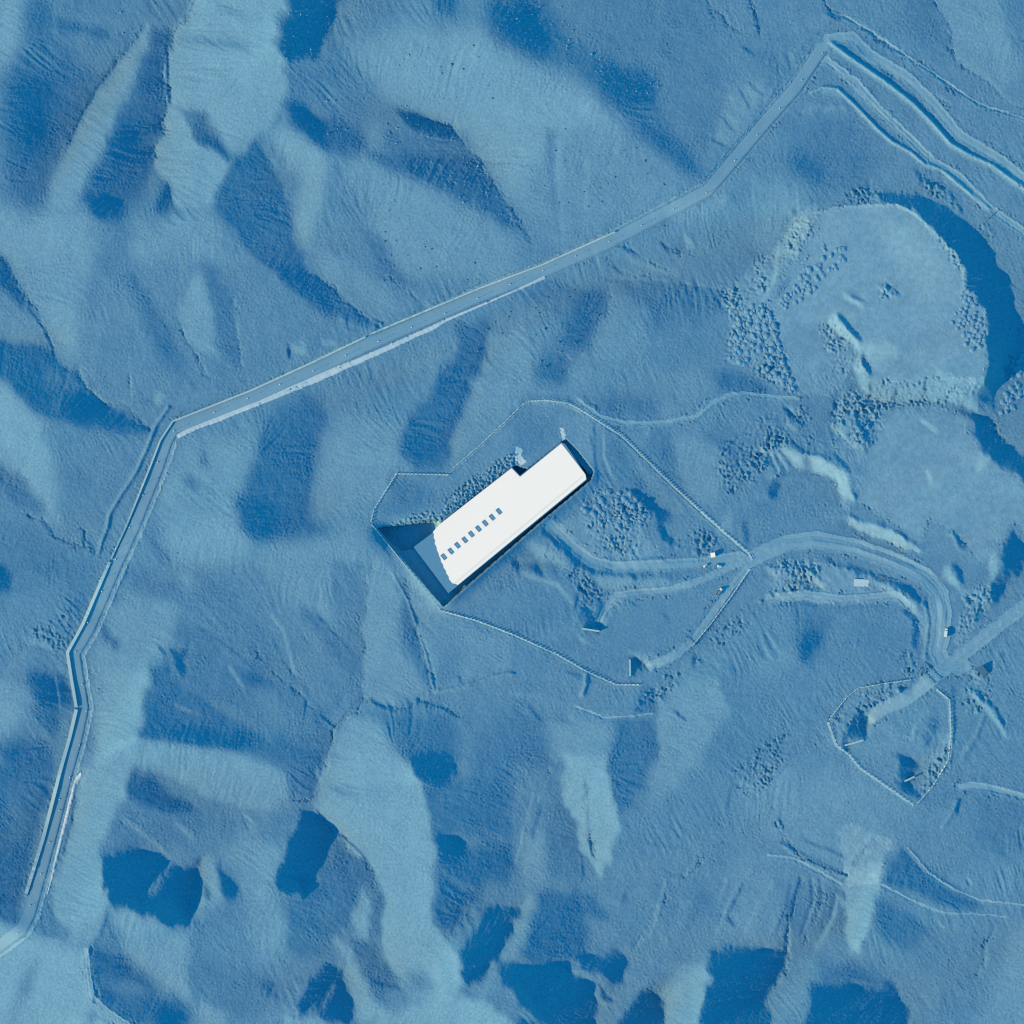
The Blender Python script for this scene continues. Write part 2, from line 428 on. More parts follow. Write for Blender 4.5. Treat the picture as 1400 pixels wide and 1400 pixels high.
P .28 4 0 1160 100 1180 130 1290 60 1230
P .95 3 640 1400 700 1350 1000 1250 1120 1240 1220 1250 1300 1320 1400 1390 1400 1480 600 1480
P .9 3 150 1390 250 1370 390 1400 400 1480 100 1480
P .02 2.5 980 370 1080 390 1150 440 1130 500 1060 540 990 470
P .24 5 990 480 1400 390 1400 650 1250 600 1230 730 1150 800 1060 900 990 850 980 700
L .5 3 20 1000 540 1130 640 1300 700
P .52 4 1180 720 1260 740 1200 850 1130 950 1070 900
P 0 1.6 1270 770 1400 760 1480 790 1400 880 1350 1000 1260 1120 1180 1200 1130 1150 1120 1020 1150 950 1220 850
P .72 2 1400 890 1480 760 1490 680 1580 700 1560 820 1500 950 1400 1050 1300 1150 1200 1240 1170 1220 1270 1110 1360 990
T 700 1050
L .7 1.5 12 210 0 160 130 90 310
P .74 4 90 380 200 300 180 480 170 620 80 660 60 660 60 560 40 480
P .46 5 230 120 330 300 380 450 390 640 250 620 190 560 200 340
P .94 2 270 -60 530 -60 540 80 590 260 600 330 550 480 500 590 460 600 420 500 370 380 340 270 260 170 290 80
L .75 1.5 14 400 60 415 250 430 400 450 490
P .36 4 540 -60 770 -60 750 80 670 180 620 270 560 180
P .72 5 770 -60 1000 -60 900 120 780 200 740 120
P .22 5 130 700 200 690 380 660 410 800 400 1000 240 1060 100 1060 40 1000 110 900
P .3 4 380 660 430 680 540 830 420 800
P .02 1.6 340 1030 590 1010 640 1080 620 1160 560 1190 440 1120 360 1060
P 0 2 -60 1080 250 1060 300 1110 430 1160 440 1250 480 1310 430 1400 470 1480 -20 1480 50 1370 150 1400 60 1300 0 1200 -60 1200
P .02 1.3 470 1160 500 1250 580 1290 540 1300 480 1260
P 0 1.3 570 1400 620 1300 700 1240 770 1220 830 1260 840 1480 560 1480
L .66 2 30 270 1080 350 1120 430 1150 480 1270 530 1320 650 1240
L .5 2.5 30 260 1120 190 1190 130 1260
P .66 3 480 1340 640 1260 560 1400 450 1400
P .82 3 820 1180 950 1080 1080 1080 1090 1180 1040 1300 1020 1480 840 1480 840 1280
P 0 1.3 1070 1010 1200 980 1400 1000 1500 1000 1490 1100 1450 1180 1400 1230 1380 1300 1440 1370 1400 1480 1030 1480 1040 1300 1090 1160
P .4 6 980 780 1060 660 1100 680 1080 780 1000 850 920 900
P .72 5 940 700 970 740 930 840 880 850
L .85 1.5 14 1170 610 1160 660 1130 720
L .8 2 16 800 760 780 850 680 970
T 1050 1050
P .5 10 0 600 170 620 400 660 420 900 300 1050 100 1000
P .3 8 300 1050 500 1080 620 1130 640 1190 250 1190
P 0 1.6 230 1180 420 1190 580 1200 660 1170 740 1210 740 1290 780 1340 720 1480 200 1480 230 1350
P .7 5 420 330 720 350 640 480 420 540
P .86 2 410 600 620 500 620 600 580 760 570 870 540 930 480 1010 430 940 420 800 400 660
P .26 3 680 490 760 420 900 560 1000 640 1150 720 1160 770 1000 770 780 680 640 620
P .3 5 600 700 700 760 900 880 950 880 850 950 760 1020 680 960 580 880 570 800
P .52 10 900 880 1200 900 1200 1100 1000 1200 800 1100
P .42 10 1100 180 1400 150 1400 450 1250 480 1140 380
P .76 10 1360 900 1500 900 1500 1480 1100 1480 1200 1280 1300 1080
L .28 1.5 22 170 620 130 760 100 950 80 1050
L .85 1.5 14 115 850 120 950 100 1080 60 1160
P .78 6 30 780 60 800 50 920 20 960
L .8 2 22 370 780 320 880 260 980
L .3 1.5 14 410 680 420 720
L .75 1 9 620 640 800 730 960 790 1220 800
L .75 1.2 10 760 440 880 580 1000 660 1150 720 1400 750
L .75 1.5 14 1250 870 1190 980 1190 1090 1150 1130
L .3 1 10 1235 870 1175 980 1175 1090
L .8 1.5 14 430 640 600 630
T 1050 350
L .95 1 10 250 -240 400 -268 700 -280 800 -236 920 -116 1044 10 1084 140
L .3 1 10 -40 270 20 330 60 450 90 600 170 740
P .85 3 60 -60 130 -180 190 -280 240 -240 180 -140 110 -30
L .2 1.5 16 140 -240 240 -290 330 -310
L .95 1.2 14 530 700 660 716 850 686
L .35 1.5 20 540 800 680 830 800 810 880 800
L .9 1.2 14 380 870 390 780 430 730
L .25 1.5 14 340 860 380 800
L .9 1.2 18 350 920 430 1000 490 1060 560 1030
L .15 1.2 14 580 990 540 1060
L .2 1.5 22 480 860 500 960 540 1000
L .9 1.5 22 840 900 910 950
L .9 2 40 1150 1150 1190 1110
L .85 2 22 870 1180 890 1240
L .2 1.2 14 130 1010 190 1070 300 1090 340 1110
L .2 1.2 16 370 1090 430 1160
P .9 2.5 60 1040 180 1080 200 1180 140 1160
L .35 1 9 20 1060 90 1180
L .35 1 9 -10 1070 50 1200
L .35 1 9 60 1060 130 1150
L .9 1 9 5 1060 70 1190
L .9 1 9 40 1060 110 1170
P .5 3 280 960 420 1060 480 1180 460 1080 360 980
L .1 1.2 16 90 830 150 900 190 920
L 1 1.2 16 120 830 140 860 180 850
L .9 1.2 14 100 910 150 950
L .15 1.2 12 620 150 660 180 720 210
L .9 1.2 12 600 170 640 200
T 1050 700
L .2 1 10 0 200 100 165 250 155 480 190 700 265 800 300
L .85 1 8 0 215 100 180 250 170 480 205 700 280
L .85 1 8 480 165 700 240 850 300 960 380
L .25 1 10 690 265 800 310 900 400 960 500 975 600
L .85 1 8 880 480 900 600 880 760
L .85 1 8 930 500 940 620 930 740
L .3 1 8 480 185 700 258
L .8 1.2 14 0 480 200 470 420 500 700 470
L .25 1.2 14 30 510 200 500 270 520
L .3 1.2 10 370 540 480 520 620 510
L .2 1.2 22 740 540 800 590 825 680
L .25 1.2 12 0 290 60 310
L .9 1.5 26 0 320 40 330
L .2 1.2 14 170 300 240 320 300 390
L .85 1.2 22 210 330 300 400
L .9 1 8 1030 790 1200 660 1400 530
L .35 1 8 1040 805 1210 675 1400 545
L .9 1 8 1060 830 1240 690 1400 575
L .3 1 8 1000 760 1180 630 1400 470
L .8 1.5 24 560 1100 680 1050 880 930
L .35 1 8 560 1180 700 1110 840 1040
L .85 1 8 910 960 990 1030 1000 1150 1010 1300 990 1400
L .25 1 10 1010 960 1020 1080 1020 1250
L .85 1 10 1170 1110 1130 1220 1060 1330 1010 1400
L .3 1 10 1190 1120 1150 1230 1080 1350
L .2 1.2 10 920 1140 900 1220 860 1280
L .2 1.5 12 770 1220 820 1200
L .9 1.5 26 780 1240 800 1180
L .9 1.2 12 1110 880 1150 920
P .35 4 1030 930 1060 880 1000 1000 1020 1060
P .4 3 680 940 790 930 770 1000
L .35 1.2 10 330 1140 430 1010 500 960 780 920
L .85 1.2 10 340 1150 440 1020 510 972 780 932
T 700 700
L .25 1 10 210 90 330 205 440 285 560 290 800 280 1050 262
L .85 1 10 250 60 360 170 450 240 500 250
L .8 1.2 18 560 290 700 285 820 270
L .25 1 8 480 590 520 500 600 450 800 430
L .85 1 10 500 620 540 540 610 490
L .85 1.2 14 670 785 790 790
L .85 1.2 16 700 850 790 830 880 780
L .25 1 10 740 855 790 855
L .25 1 9 980 660 1100 500 1190 410
L .85 1 9 1000 690 1120 530 1210 410
L .2 1.2 16 1005 700 1130 540 1250 380
L .75 1.2 16 350 1060 500 1120 640 1120 760 1100
L .3 1 8 350 1075 500 1136 640 1135
L .35 1.5 20 300 880 400 900
L .85 1.5 14 0 1000 150 1000
L .2 2 20 90 1060 150 1130
L .25 1 8 1280 60 1290 160
L .25 2 22 1270 60 1280 170
P .8 3 1100 60 1180 20 1220 90 1130 100
L .9 1.5 16 370 690 400 710
L .15 1 9 890 1090 950 1140
T 0 0
L .15 1 10 790 140 740 215 640 330 560 430 500 520 430 650 350 830
L .8 1 8 800 125 900 130 950 150
L .3 1 8 1060 -20 1030 80 1010 130
L .85 1 8 1050 -20 1015 110
L .2 1 12 905 240 915 400 925 560
L .85 1 10 560 550 660 560
T 0 350
L .25 1 10 160 290 240 400 300 540
L .75 1.2 10 985 230 980 320 1010 430 1100 580 1150 670
L .2 1 10 1340 680 1320 690
L .3 1 8 1180 720 1230 705
L .8 1.2 10 1280 230 1310 470 1330 600
L .8 1.2 10 700 580 720 700 715 780
L .3 1.2 10 1040 690 1060 715
T 350 350
L .85 1 9 560 310 690 380
L .2 1 9 330 130 450 210 560 320
L .7 1.2 10 720 130 860 210 930 240
L .3 1 10 910 240 950 235
L .9 1.2 18 920 255 950 270
L .75 1.2 9 1160 150 1250 60 1400 -30
L .85 1.2 20 360 480 430 470
L .3 1.5 20 510 400 540 395
L .85 1 12 1130 1140 1400 930
L .3 1 8 1060 1190 1110 1160 1400 920
L .35 1 10 1120 1390 1240 1240 1400 1130
L .85 1.2 12 1040 1390 1200 1210 1400 1080
L .3 1 9 1160 1360 1290 1260
T 700 350
L .85 1 10 -20 830 90 750 190 740
L .25 1 8 -20 870 100 780 200 765 320 790
L .85 1 9 110 800 250 800 370 850
L .2 1 8 390 760 470 850
L .35 1 8 500 940 620 1010 760 1170 900 1310 960 1390
L .85 1 10 500 970 505 1100 540 1200
L .25 1 9 450 900 455 1100 470 1240
L .85 1.2 18 1150 250 1190 290
L .2 1.2 10 1120 230 1130 270
L .85 1.2 12 730 980 750 940
L .3 1.2 9 520 130 900 150 1150 190
L .75 1.2 9 530 115 900 140 1150 175
L .85 1.2 12 300 540 320 565
T 1050 0
L .85 1 8 320 300 600 560 900 850
L .85 1 8 340 345 600 600 760 760
L .3 1 7 330 310 610 580 900 870
L .85 1 10 120 180 250 140 330 100
L .3 1 8 130 200 260 160
L .85 1.2 16 300 600 420 590
L .8 1.2 18 190 620 280 580
L .85 1.2 14 290 500 380 520
L .25 1 10 400 90 460 110
L .85 1 8 400 75 520 130 700 260
L .15 1.2 14 810 930 840 990 930 1000 950 1040
L .15 1.2 18 990 1050 1060 1160
L .8 1 8 540 320 800 460 1000 560
L .85 1 8 -20 560 60 430
L .3 1 7 0 560 70 430
T 700 0
L .85 1 9 1100 800 1380 470
L .3 1 9 1060 990 1370 640
L .85 1 8 1190 530 1260 640
L .25 1 8 1240 480 1300 590
L .85 1 8 1270 470 1340 560
L .3 1 8 1290 450 1370 520
L .85 1 8 1160 600 1230 680
L .3 1 8 1150 640 1210 720
L .25 1 10 1100 770 1160 800
L .75 1.2 9 0 1340 180 1310 380 1310
L .3 1.5 16 1280 870 1300 870
L .85 1.5 26 950 1300 980 1340
T 350 700
L .2 1 10 370 1110 470 1030
L .85 1 10 990 960 960 800 880 620
L .25 1 9 430 1170 560 1030 600 1000
L .8 1 10 590 1010 640 1020
L .3 1.2 9 1330 1250 1380 1220
L .85 1.2 9 520 1290 640 1270
L .3 1.2 16 1110 900 1120 930
L .8 1.2 10 660 120 750 230 860 350
L .3 1 8 640 100 740 250
T 1050 1050
L .2 1 12 70 410 200 500 320 550 400 580
L .85 1 9 80 430 210 520 330 570
L .85 1.2 16 50 300 70 350
L .15 1.2 14 60 280 80 330
L .8 1 9 430 560 520 470 600 380
L .85 1 9 400 650 600 630
L .85 1.2 12 1050 110 1200 90 1400 150
L .3 1.2 8 1060 130 1200 115 1400 180
L .15 1.2 16 1040 180 1030 240
L .3 1 7 750 440 880 580 950 640
L .8 1 7 740 430 870 570
L .3 1 7 620 650 800 750 960 810 1220 815
L .3 1 8 0 670 130 580
L .8 1 8 0 655 130 565
L .3 1 7 270 600 290 700 270 800
L .8 1 8 300 600 310 700 270 830
L .85 1 9 1090 600 1120 630 1105 660
L .25 1 9 1080 620 1100 640
L .85 1 8 930 840 970 880
L .3 1 8 690 60 760 130 830 150
T 0 700
L .8 1 8 500 850 540 980
L .85 1.5 24 530 1050 640 1020
L .85 1.2 14 480 650 460 690
L .2 1 8 870 740 910 780
L .2 1 10 680 260 700 280 690 340 640 420 620 480
L .85 1.2 12 690 220 720 250
L .8 1.2 8 300 900 330 1080
L .85 1 10 170 710 270 740
L .8 1 10 20 880 150 760
T 0 1050
L .25 1 9 410 70 390 300 340 480
L .85 1 9 395 310 360 450
L .9 1.2 14 170 920 380 960 450 1050
L .3 1.2 10 590 790 560 900 500 980 490 1080 520 1280
L .85 1.2 12 500 1320 640 1400
L .85 1.2 12 580 740 590 660
L .85 1.2 12 1340 260 1390 300
T 700 1050
L .25 1 9 440 490 420 380
L .85 1 9 440 440 460 500
L .25 1 9 380 480 390 600
L .3 1 7 860 310 910 380
L .8 1 7 880 300 920 370
L .3 1 7 900 290 960 370
L .25 1 8 870 500 900 440 940 420
L .85 1 8 890 500 910 460
L .3 1 7 720 410 880 430
L .25 1.2 16 600 730 620 700
L .25 1.2 12 1180 230 1190 130
L .85 1.2 16 1250 80 1320 100
L .25 1.5 18 1180 820 1210 860
L .3 1.2 9 780 640 850 640 870 570
T 350 1050
L .25 1 10 330 230 430 340 560 450 640 560
L .85 1 9 300 190 340 100 370 20
L .3 1 8 290 180 330 80 360 0
L .85 1.2 10 430 920 480 1010 520 1100
T 700 700
P 0 0.9 388 512 420 550 440 565 470 505 500 488 478 560 470 600 476 645 385 632
P 0 0.9 645 800 690 810 745 855 700 872 662 890 646 884
P .95 1.2 478 650 520 580 545 560 500 640
P .95 1.5 665 785 760 795 780 850 745 850 700 800
T 1050 700
P 0 0.9 430 1150 490 1100 545 1120 540 1180 520 1235 430 1260 412 1285 415 1230
P 0 0.9 690 1330 750 1340 800 1350 832 1380 800 1435 775 1480 745 1470 720 1430
P .9 1.5 545 1120 600 1140 560 1200 530 1240
T 1050 1050
L .3 1.2 12 230 590 240 720 180 900
L .85 1.2 10 250 600 255 740 200 900
L .3 1.2 12 360 700 340 820 270 940
L .85 1.2 12 385 700 360 820 290 950
L .3 1.2 12 120 640 100 760 40 900
L .8 1.2 12 20 640 -60 760 -130 900
L .3 1.2 14 -140 640 -200 760 -260 820
L .85 1.2 10 -100 560 -200 700 -280 900
L .3 1.2 10 400 480 320 440 200 400
L .85 1.2 9 560 380 500 440 440 520
L .3 1.2 9 580 390 520 450 460 530
T 700 1050
L .85 1.2 10 120 140 60 350 20 520
L .3 1.2 10 160 200 110 380
L .8 1.2 10 840 620 800 760 770 860
L .3 1.2 10 830 560 880 590 940 600
L .85 1.2 10 960 560 1040 470 1110 420
L .3 1.2 10 970 580 1060 490
T 350 700
L .3 1.2 10 330 560 460 700 540 790
L .8 1.2 12 80 560 150 650 210 880
L .85 1.2 10 190 860 250 960
L .3 1.2 10 90 690 170 850 270 980
T 0 700
L .3 1.5 12 1060 620 1250 740 1390 860
L .8 1.5 12 1250 840 1330 960
L .3 1.5 12 960 900 940 1010
L .8 1.2 10 960 1060 1080 1100
L .3 1.2 9 930 1000 1080 1110
T 1050 350
L .35 1.2 10 560 700 560 770
L .35 1.2 10 700 720 690 800
L .35 1.2 10 860 690 850 780
L .9 1.2 12 60 -80 40 120 -40 260
L .9 1.5 16 530 480 620 470 690 500
L .35 1.2 10 560 600 640 590 740 550
L .9 1.5 22 -60 1060 20 1070
P .82 3 500 470 680 470 740 540 580 620 520 560
"""
STEP = 1.25                               # grid step in photograph pixels
NG = 1296
PX0 = -110.0; PX1 = PX0 + STEP * (NG - 1)
gx = PX0 + STEP * np.arange(NG)
GX, GY = np.meshgrid(gx, gx)              # GY grows downwards, like the photograph
rng = np.random.default_rng(7)

FY = np.fft.fftfreq(NG, STEP)[:, None] * 2 * np.pi
FX = np.fft.rfftfreq(NG, STEP)[None, :] * 2 * np.pi
FR = np.hypot(FX, FY)

def blur(a, s):
    return np.fft.irfft2(np.fft.rfft2(a) * np.exp(-0.5 * (FR * s) ** 2), s=a.shape)

def band(lo, hi, slope=0.0, seed=0, stretch=None):
    """noise with wavelengths from lo to hi px, unit deviation"""
    r = np.random.default_rng(seed)
    f = np.fft.rfft2(r.standard_normal((NG, NG)))
    k = FR / (2 * np.pi)
    if stretch is not None:
        ang, s = stretch
        a = FX * math.cos(ang) + FY * math.sin(ang)
        b = -FX * math.sin(ang) + FY * math.cos(ang)
        k = np.hypot(a * s, b) / (2 * np.pi)
    w = np.exp(-(k * lo) ** 4 * 0.7) * (1 - np.exp(-(k * hi) ** 4))
    f = f * w * np.maximum(k, 1e-4) ** (-slope)
    a = np.fft.irfft2(f, s=(NG, NG))
    return a / a.std()

def inside(pts, X, Y):
    m = np.zeros(X.shape, bool)
    n = len(pts)
    for i in range(n):
        x0, y0 = pts[i]; x1, y1 = pts[(i + 1) % n]
        if y0 == y1: continue
        c = ((y0 > Y) != (y1 > Y)) & (X < (x1 - x0) * (Y - y0) / (y1 - y0) + x0)
        m ^= c
    return m

def dist(pts, X, Y):
    d = np.full(X.shape, 1e9)
    for (x0, y0), (x1, y1) in zip(pts[:-1], pts[1:]):
        dx, dy = x1 - x0, y1 - y0
        t = np.clip(((X - x0) * dx + (Y - y0) * dy) / (dx * dx + dy * dy + 1e-9), 0, 1)
        d = np.minimum(d, np.hypot(X - x0 - t * dx, Y - y0 - t * dy))
    return d

def window(pts, pad):
    xs = [p[0] for p in pts]; ys = [p[1] for p in pts]
    i0 = max(0, int((min(ys) - pad - PX0) / STEP)); i1 = min(NG, int((max(ys) + pad - PX0) / STEP) + 2)
    j0 = max(0, int((min(xs) - pad - PX0) / STEP)); j1 = min(NG, int((max(xs) + pad - PX0) / STEP) + 2)
    return slice(i0, max(i0, i1)), slice(j0, max(j0, j1))

def soft(m, s):
    """small separable blur of a windowed mask"""
    s = s / STEP
    if s < 0.35: return m
    r = max(1, int(3 * s + 0.5))
    k = np.exp(-0.5 * (np.arange(-r, r + 1) / s) ** 2); k /= k.sum()
    p = np.pad(m, r, mode='edge')
    a = sum(k[i] * p[i:i + m.shape[0], :] for i in range(2 * r + 1))
    return sum(k[i] * a[:, i:i + m.shape[1]] for i in range(2 * r + 1))

def pairs(v):
    return [(v[i], v[i + 1]) for i in range(0, len(v) - 1, 2)]

# ragged natural outlines: areas are looked up through a gentle displacement
WX = GX + 2.4 * band(16, 70, 1.0, 11) + 1.5 * band(3.5, 14, 0.4, 12)
WY = GY + 2.4 * band(16, 70, 1.0, 13) + 1.5 * band(3.5, 14, 0.4, 14)
SWX = GX + 0.5 * band(5, 30, 0.5, 12)
SWY = GY + 0.5 * band(5, 30, 0.5, 14)

facing = np.full((NG, NG), 0.575)
tx = ty = 0.0
for line in FACETS.strip().splitlines():
    w = line.split()
    if w[0] == 'T':
        tx, ty = float(w[1]), float(w[2]); continue
    v = [float(q) for q in w[1:]]
    if w[0] == 'P':
        pts = [(tx + a / 4, ty + b / 4) for a, b in pairs(v[2:])]
        s = max(0.7, v[1])
        ws = window(pts, 3 * s + 10)
        if facing[ws].size == 0: continue
        a = soft(inside(pts, WX[ws], WY[ws]).astype(float), s)
    else:
        pts = [(tx + a / 4, ty + b / 4) for a, b in pairs(v[3:])]
        s = max(0.7, v[1]); hw = v[2] / 8
        ws = window(pts, 3 * s + hw + 10)
        a = soft((dist(pts, SWX[ws], SWY[ws]) < hw).astype(float), s)
    facing[ws] = facing[ws] * (1 - a) + v[0] * a

facing = facing + 0.018 * band(24, 110, 0.7, 15) * np.clip(facing * 3, 0, 1)
# slopes that face the sun that way, joined into one continuous relief (least squares)
edge = np.clip(np.minimum(np.minimum(GX - PX0, PX1 - GX), np.minimum(GY - PX0, PX1 - GY)) / 90, 0, 1)
edge = edge * edge * (3 - 2 * edge)
se, ce = math.sin(math.radians(SUN_EL)), math.cos(math.radians(SUN_EL))
FLAT_V = 0.60; FLAT_S = 0.395
target = np.interp(facing, [0.0, 0.1, 0.3, FLAT_V, 0.9, 1.05], [-0.03, 0.02, 0.125, FLAT_S, 0.73, 0.965])
target = np.clip(target + 0.6 * (target - blur(target, 2.6)) + 0.12 * (target - blur(target, 9)), -0.03, 0.985)
target = se + (target - se) * edge
WU = FX * UX + FY * UY
WP = -FX * UY + FY * UX
FX2, FY2 = FX, FY
BETA, GAMMA, MU = 0.004, 1.5, (2 * np.pi / 1800.0) ** 2
reg = BETA * WP ** 2 + GAMMA * WP ** 4 + MU * 0.3
def grads(z):
    f = np.fft.rfft2(z)
    return np.fft.irfft2(1j * FX * f, s=z.shape), np.fft.irfft2(1j * FY * f, s=z.shape)
def shade_of(zx, zy):
    N = np.sqrt(1 + zx ** 2 + zy ** 2)
    return (se - ce * (zx * UX + zy * UY)) / N, N
pre = ce ** 2 * WU ** 2 + 0.02 * FR ** 2 + reg
# start from the linear solution, then descend on the true (Lambert) facing error
f = np.fft.rfft2((se - target * 1.05) / ce) * (-1j * WU) / (WU ** 2 + 0.15 * WP ** 2 + MU)
f[0, 0] = 0
z = np.fft.irfft2(f, s=target.shape)
for it in range(60):
    zx, zy = grads(z)
    sh, N = shade_of(zx, zy)
    r = np.clip(sh, -0.03, 1) - target
    ax_ = r * (-ce * UX / N - sh * zx / N ** 2)
    ay_ = r * (-ce * UY / N - sh * zy / N ** 2)
    fz = np.fft.rfft2(z)
    gr = -(1j * FX * np.fft.rfft2(ax_) + 1j * FY * np.fft.rfft2(ay_)) + reg * fz
    fz = fz - 0.9 * gr / pre
    fz[0, 0] = 0
    z = np.fft.irfft2(fz, s=z.shape)
Z = z * S                                  # metres

# ---------------------------------------------------------------- rills, scree and grain
zs = blur(z, 5.0)
zx, zy = grads(zs)
sl = np.hypot(zx, zy)
dx, dy = zx / (sl + 1e-3), zy / (sl + 1e-3)
def smear(src, steps, h):
    """run noise along the fall line, so that slopes show rills"""
    acc = src.copy(); wsum = 1.0
    for sgn in (1, -1):
        x = GX.copy(); y = GY.copy()
        for k in range(steps):
            j = np.clip(((x - PX0) / STEP + 0.5).astype(np.int32), 0, NG - 1)
            i = np.clip(((y - PX0) / STEP + 0.5).astype(np.int32), 0, NG - 1)
            x += sgn * h * dx[i, j]; y += sgn * h * dy[i, j]
            j = np.clip(((x - PX0) / STEP + 0.5).astype(np.int32), 0, NG - 1)
            i = np.clip(((y - PX0) / STEP + 0.5).astype(np.int32), 0, NG - 1)
            acc += src[i, j]
    acc -= blur(acc, 25)
    return acc / acc.std()
steep = np.clip((sl - 0.08) / 0.35, 0, 1)
rill = smear(band(4, 16, 0.6, 21), 9, 2.5)
fine = smear(band(2.6, 7, 0.0, 22), 3, 1.6)
patch = np.clip(0.55 + 0.35 * band(60, 260, 0.8, 23), 0.1, 1.4)
patch2 = np.clip(0.5 + 0.4 * band(30, 140, 0.8, 24), 0.05, 1.5)
MADE = np.zeros((NG, NG))                  # graded ground: smooth
def area(pts, s, crisp=True):
    ws = window(pts, 3 * s + 10)
    a = soft(inside(pts, (GX if crisp else WX)[ws], (GY if crisp else WY)[ws]).astype(float), max(0.4, s))
    return ws, a
def tp(tx, ty, s):
    v = [float(q) for q in s.split()]
    return [(tx + a / 4, ty + b / 4) for a, b in pairs(v)]
for pts in (tp(1050, 0, "250 1140 700 1112 1080 1480 1190 2040 600 2200 60 1900 -150 1720 -100 1560"),
            tp(1050, 350, "560 870 1090 860 1330 1200 1400 1300 1400 1700 1000 1800 480 1500"),
            tp(1050, 700, "-80 180 220 60 850 200 1100 500 1000 900 870 780 900 500 600 300 220 190 -20 260"),
            tp(700, 700, "440 560 880 480 1050 500 900 680 700 760 480 700")):
    ws, a = area(pts, 4)
    MADE[ws] = np.maximum(MADE[ws], a)
RUB = np.zeros((NG, NG))                   # rubble and tipped spoil: coarse
RUBBLE = """
1050 350 340 830 440 720 640 780 660 850 590 1050 490 1060 350 930
1050 350 80 810 220 840 230 900 180 950 100 900
1050 350 130 1000 260 950 330 1080 200 1080
1050 350 1190 880 1270 900 1310 1030 1250 1020
1050 350 280 380 350 350 480 480 460 700 400 640 380 500 290 430
1050 350 630 140 720 170 720 220 600 230
1050 350 -200 250 -20 270 70 420 150 740 60 740 -60 620 -240 560 -220 400
1050 0 370 1090 440 1050 560 980 640 1040 680 1060 560 1110 380 1120
1050 0 810 930 930 990 1050 1140 1040 1180 930 1070 830 1010
1050 0 1130 1230 1250 1220 1240 1330 1180 1290
1050 0 -100 1400 60 1370 230 1140 300 1180 120 1440 -60 1560
700 350 1120 190 1300 120 1500 0 1500 100 1200 300
700 350 450 1260 640 1260 800 1400 720 1480 400 1480 380 1340
700 700 400 0 660 0 740 160 640 240 450 200 380 60
700 700 900 130 1000 90 1160 120 1180 200 1050 240 900 220
700 700 180 160 480 400 500 460 380 560 330 400 200 260
700 700 800 900 940 840 930 960 820 1020 780 1000
700 700 1080 640 1400 450 1400 520 1200 700 1100 780
700 700 990 760 1050 770 1040 860 980 850
700 700 700 980 790 960 790 1080 660 1090
1050 350 -300 1100 -100 900 60 850 120 1000 -100 1250 -250 1300
1050 700 1080 470 1180 400 1250 440 1190 560 1070 700 1050 600
1050 700 1110 860 1200 840 1230 1000 1180 1080 1060 1120 1050 1000
1050 700 0 260 250 260 300 420 100 400 0 330
1050 700 720 760 850 760 800 890 740 890
1050 700 330 1130 560 930 780 930 720 1000 540 1100 420 1240
1050 700 830 1480 1000 1200 990 1420 850 1560
1050 700 0 380 280 340 320 420 0 460
1050 1050 60 -200 120 -60 60 40 -60 160 -180 120 -200 -40
0 1050 620 180 860 260 900 460 640 400
350 1050 980 380 1400 380 1350 720 1100 900 1000 700
350 1050 200 620 520 460 460 700 280 720
350 1050 0 700 220 850 200 1100 0 1000
350 0 820 680 1200 860 1400 1150 1250 1180 1050 1060 900 860
350 0 130 200 340 200 330 340 150 330
700 0 0 40 280 80 420 260 300 360 120 300 0 240
0 350 -80 1130 0 1130 260 1400 0 1300
0 700 150 650 300 540 400 560 330 780 270 800
0 700 480 760 560 960 540 1000 460 900
"""
RUBBLE += """1050 350 540 700 900 670 1180 650 1200 700 1130 760 1000 830 700 835 560 800
1050 350 330 340 430 400 528 500 560 690 500 720 380 640 300 420
1050 0 100 1400 240 1130 330 1130 240 1300 130 1450
1050 0 900 1240 1040 1380 1090 1500 1040 1480 960 1360 880 1260
"""
for line in RUBBLE.strip().splitlines():
    w = line.split()
    ws, a = area(tp(float(w[0]), float(w[1]), ' '.join(w[2:])), 3.0, False)
    nat = (w[0], w[1]) in (('350', '0'), ('700', '0'), ('350', '1050'), ('0', '1050'), ('0', '350'))
    RUB[ws] = np.maximum(RUB[ws], a * (0.22 if nat else 1.35))
keep = 1 - 0.8 * MADE
gully = smear(band(7, 34, 1.0, 27), 14, 2.6)
gully = -np.abs(gully) ** 0.8
gully = (gully - blur(gully, 18)); gully /= gully.std()
side = smear(band(4, 12, 0.5, 28), 7, 2.0)
side = -np.abs(side) ** 0.8; side -= blur(side, 10); side /= side.std()
wild = keep * np.clip(0.2 + 1.1 * steep, 0, 1)
Z += wild * (0.13 * gully * patch + 0.05 * side * patch2 + 0.035 * rill * patch)
Z += keep * (0.035 * fine * (0.4 + patch2) + 0.05 * band(7, 30, 1.0, 25))
Z += (0.030 + 0.050 * keep * (0.3 + patch2)) * band(3.0, 7.5, 0.2, 26)
Z += RUB * (0.36 * patch2 + 0.12) * (0.85 * band(4.5, 17, 0.7, 31) + 0.42 * band(3, 6.5, 0, 32)) * (0.5 + 0.5 * np.clip(band(10, 30, 0.5, 33) + 0.6, 0, 2))

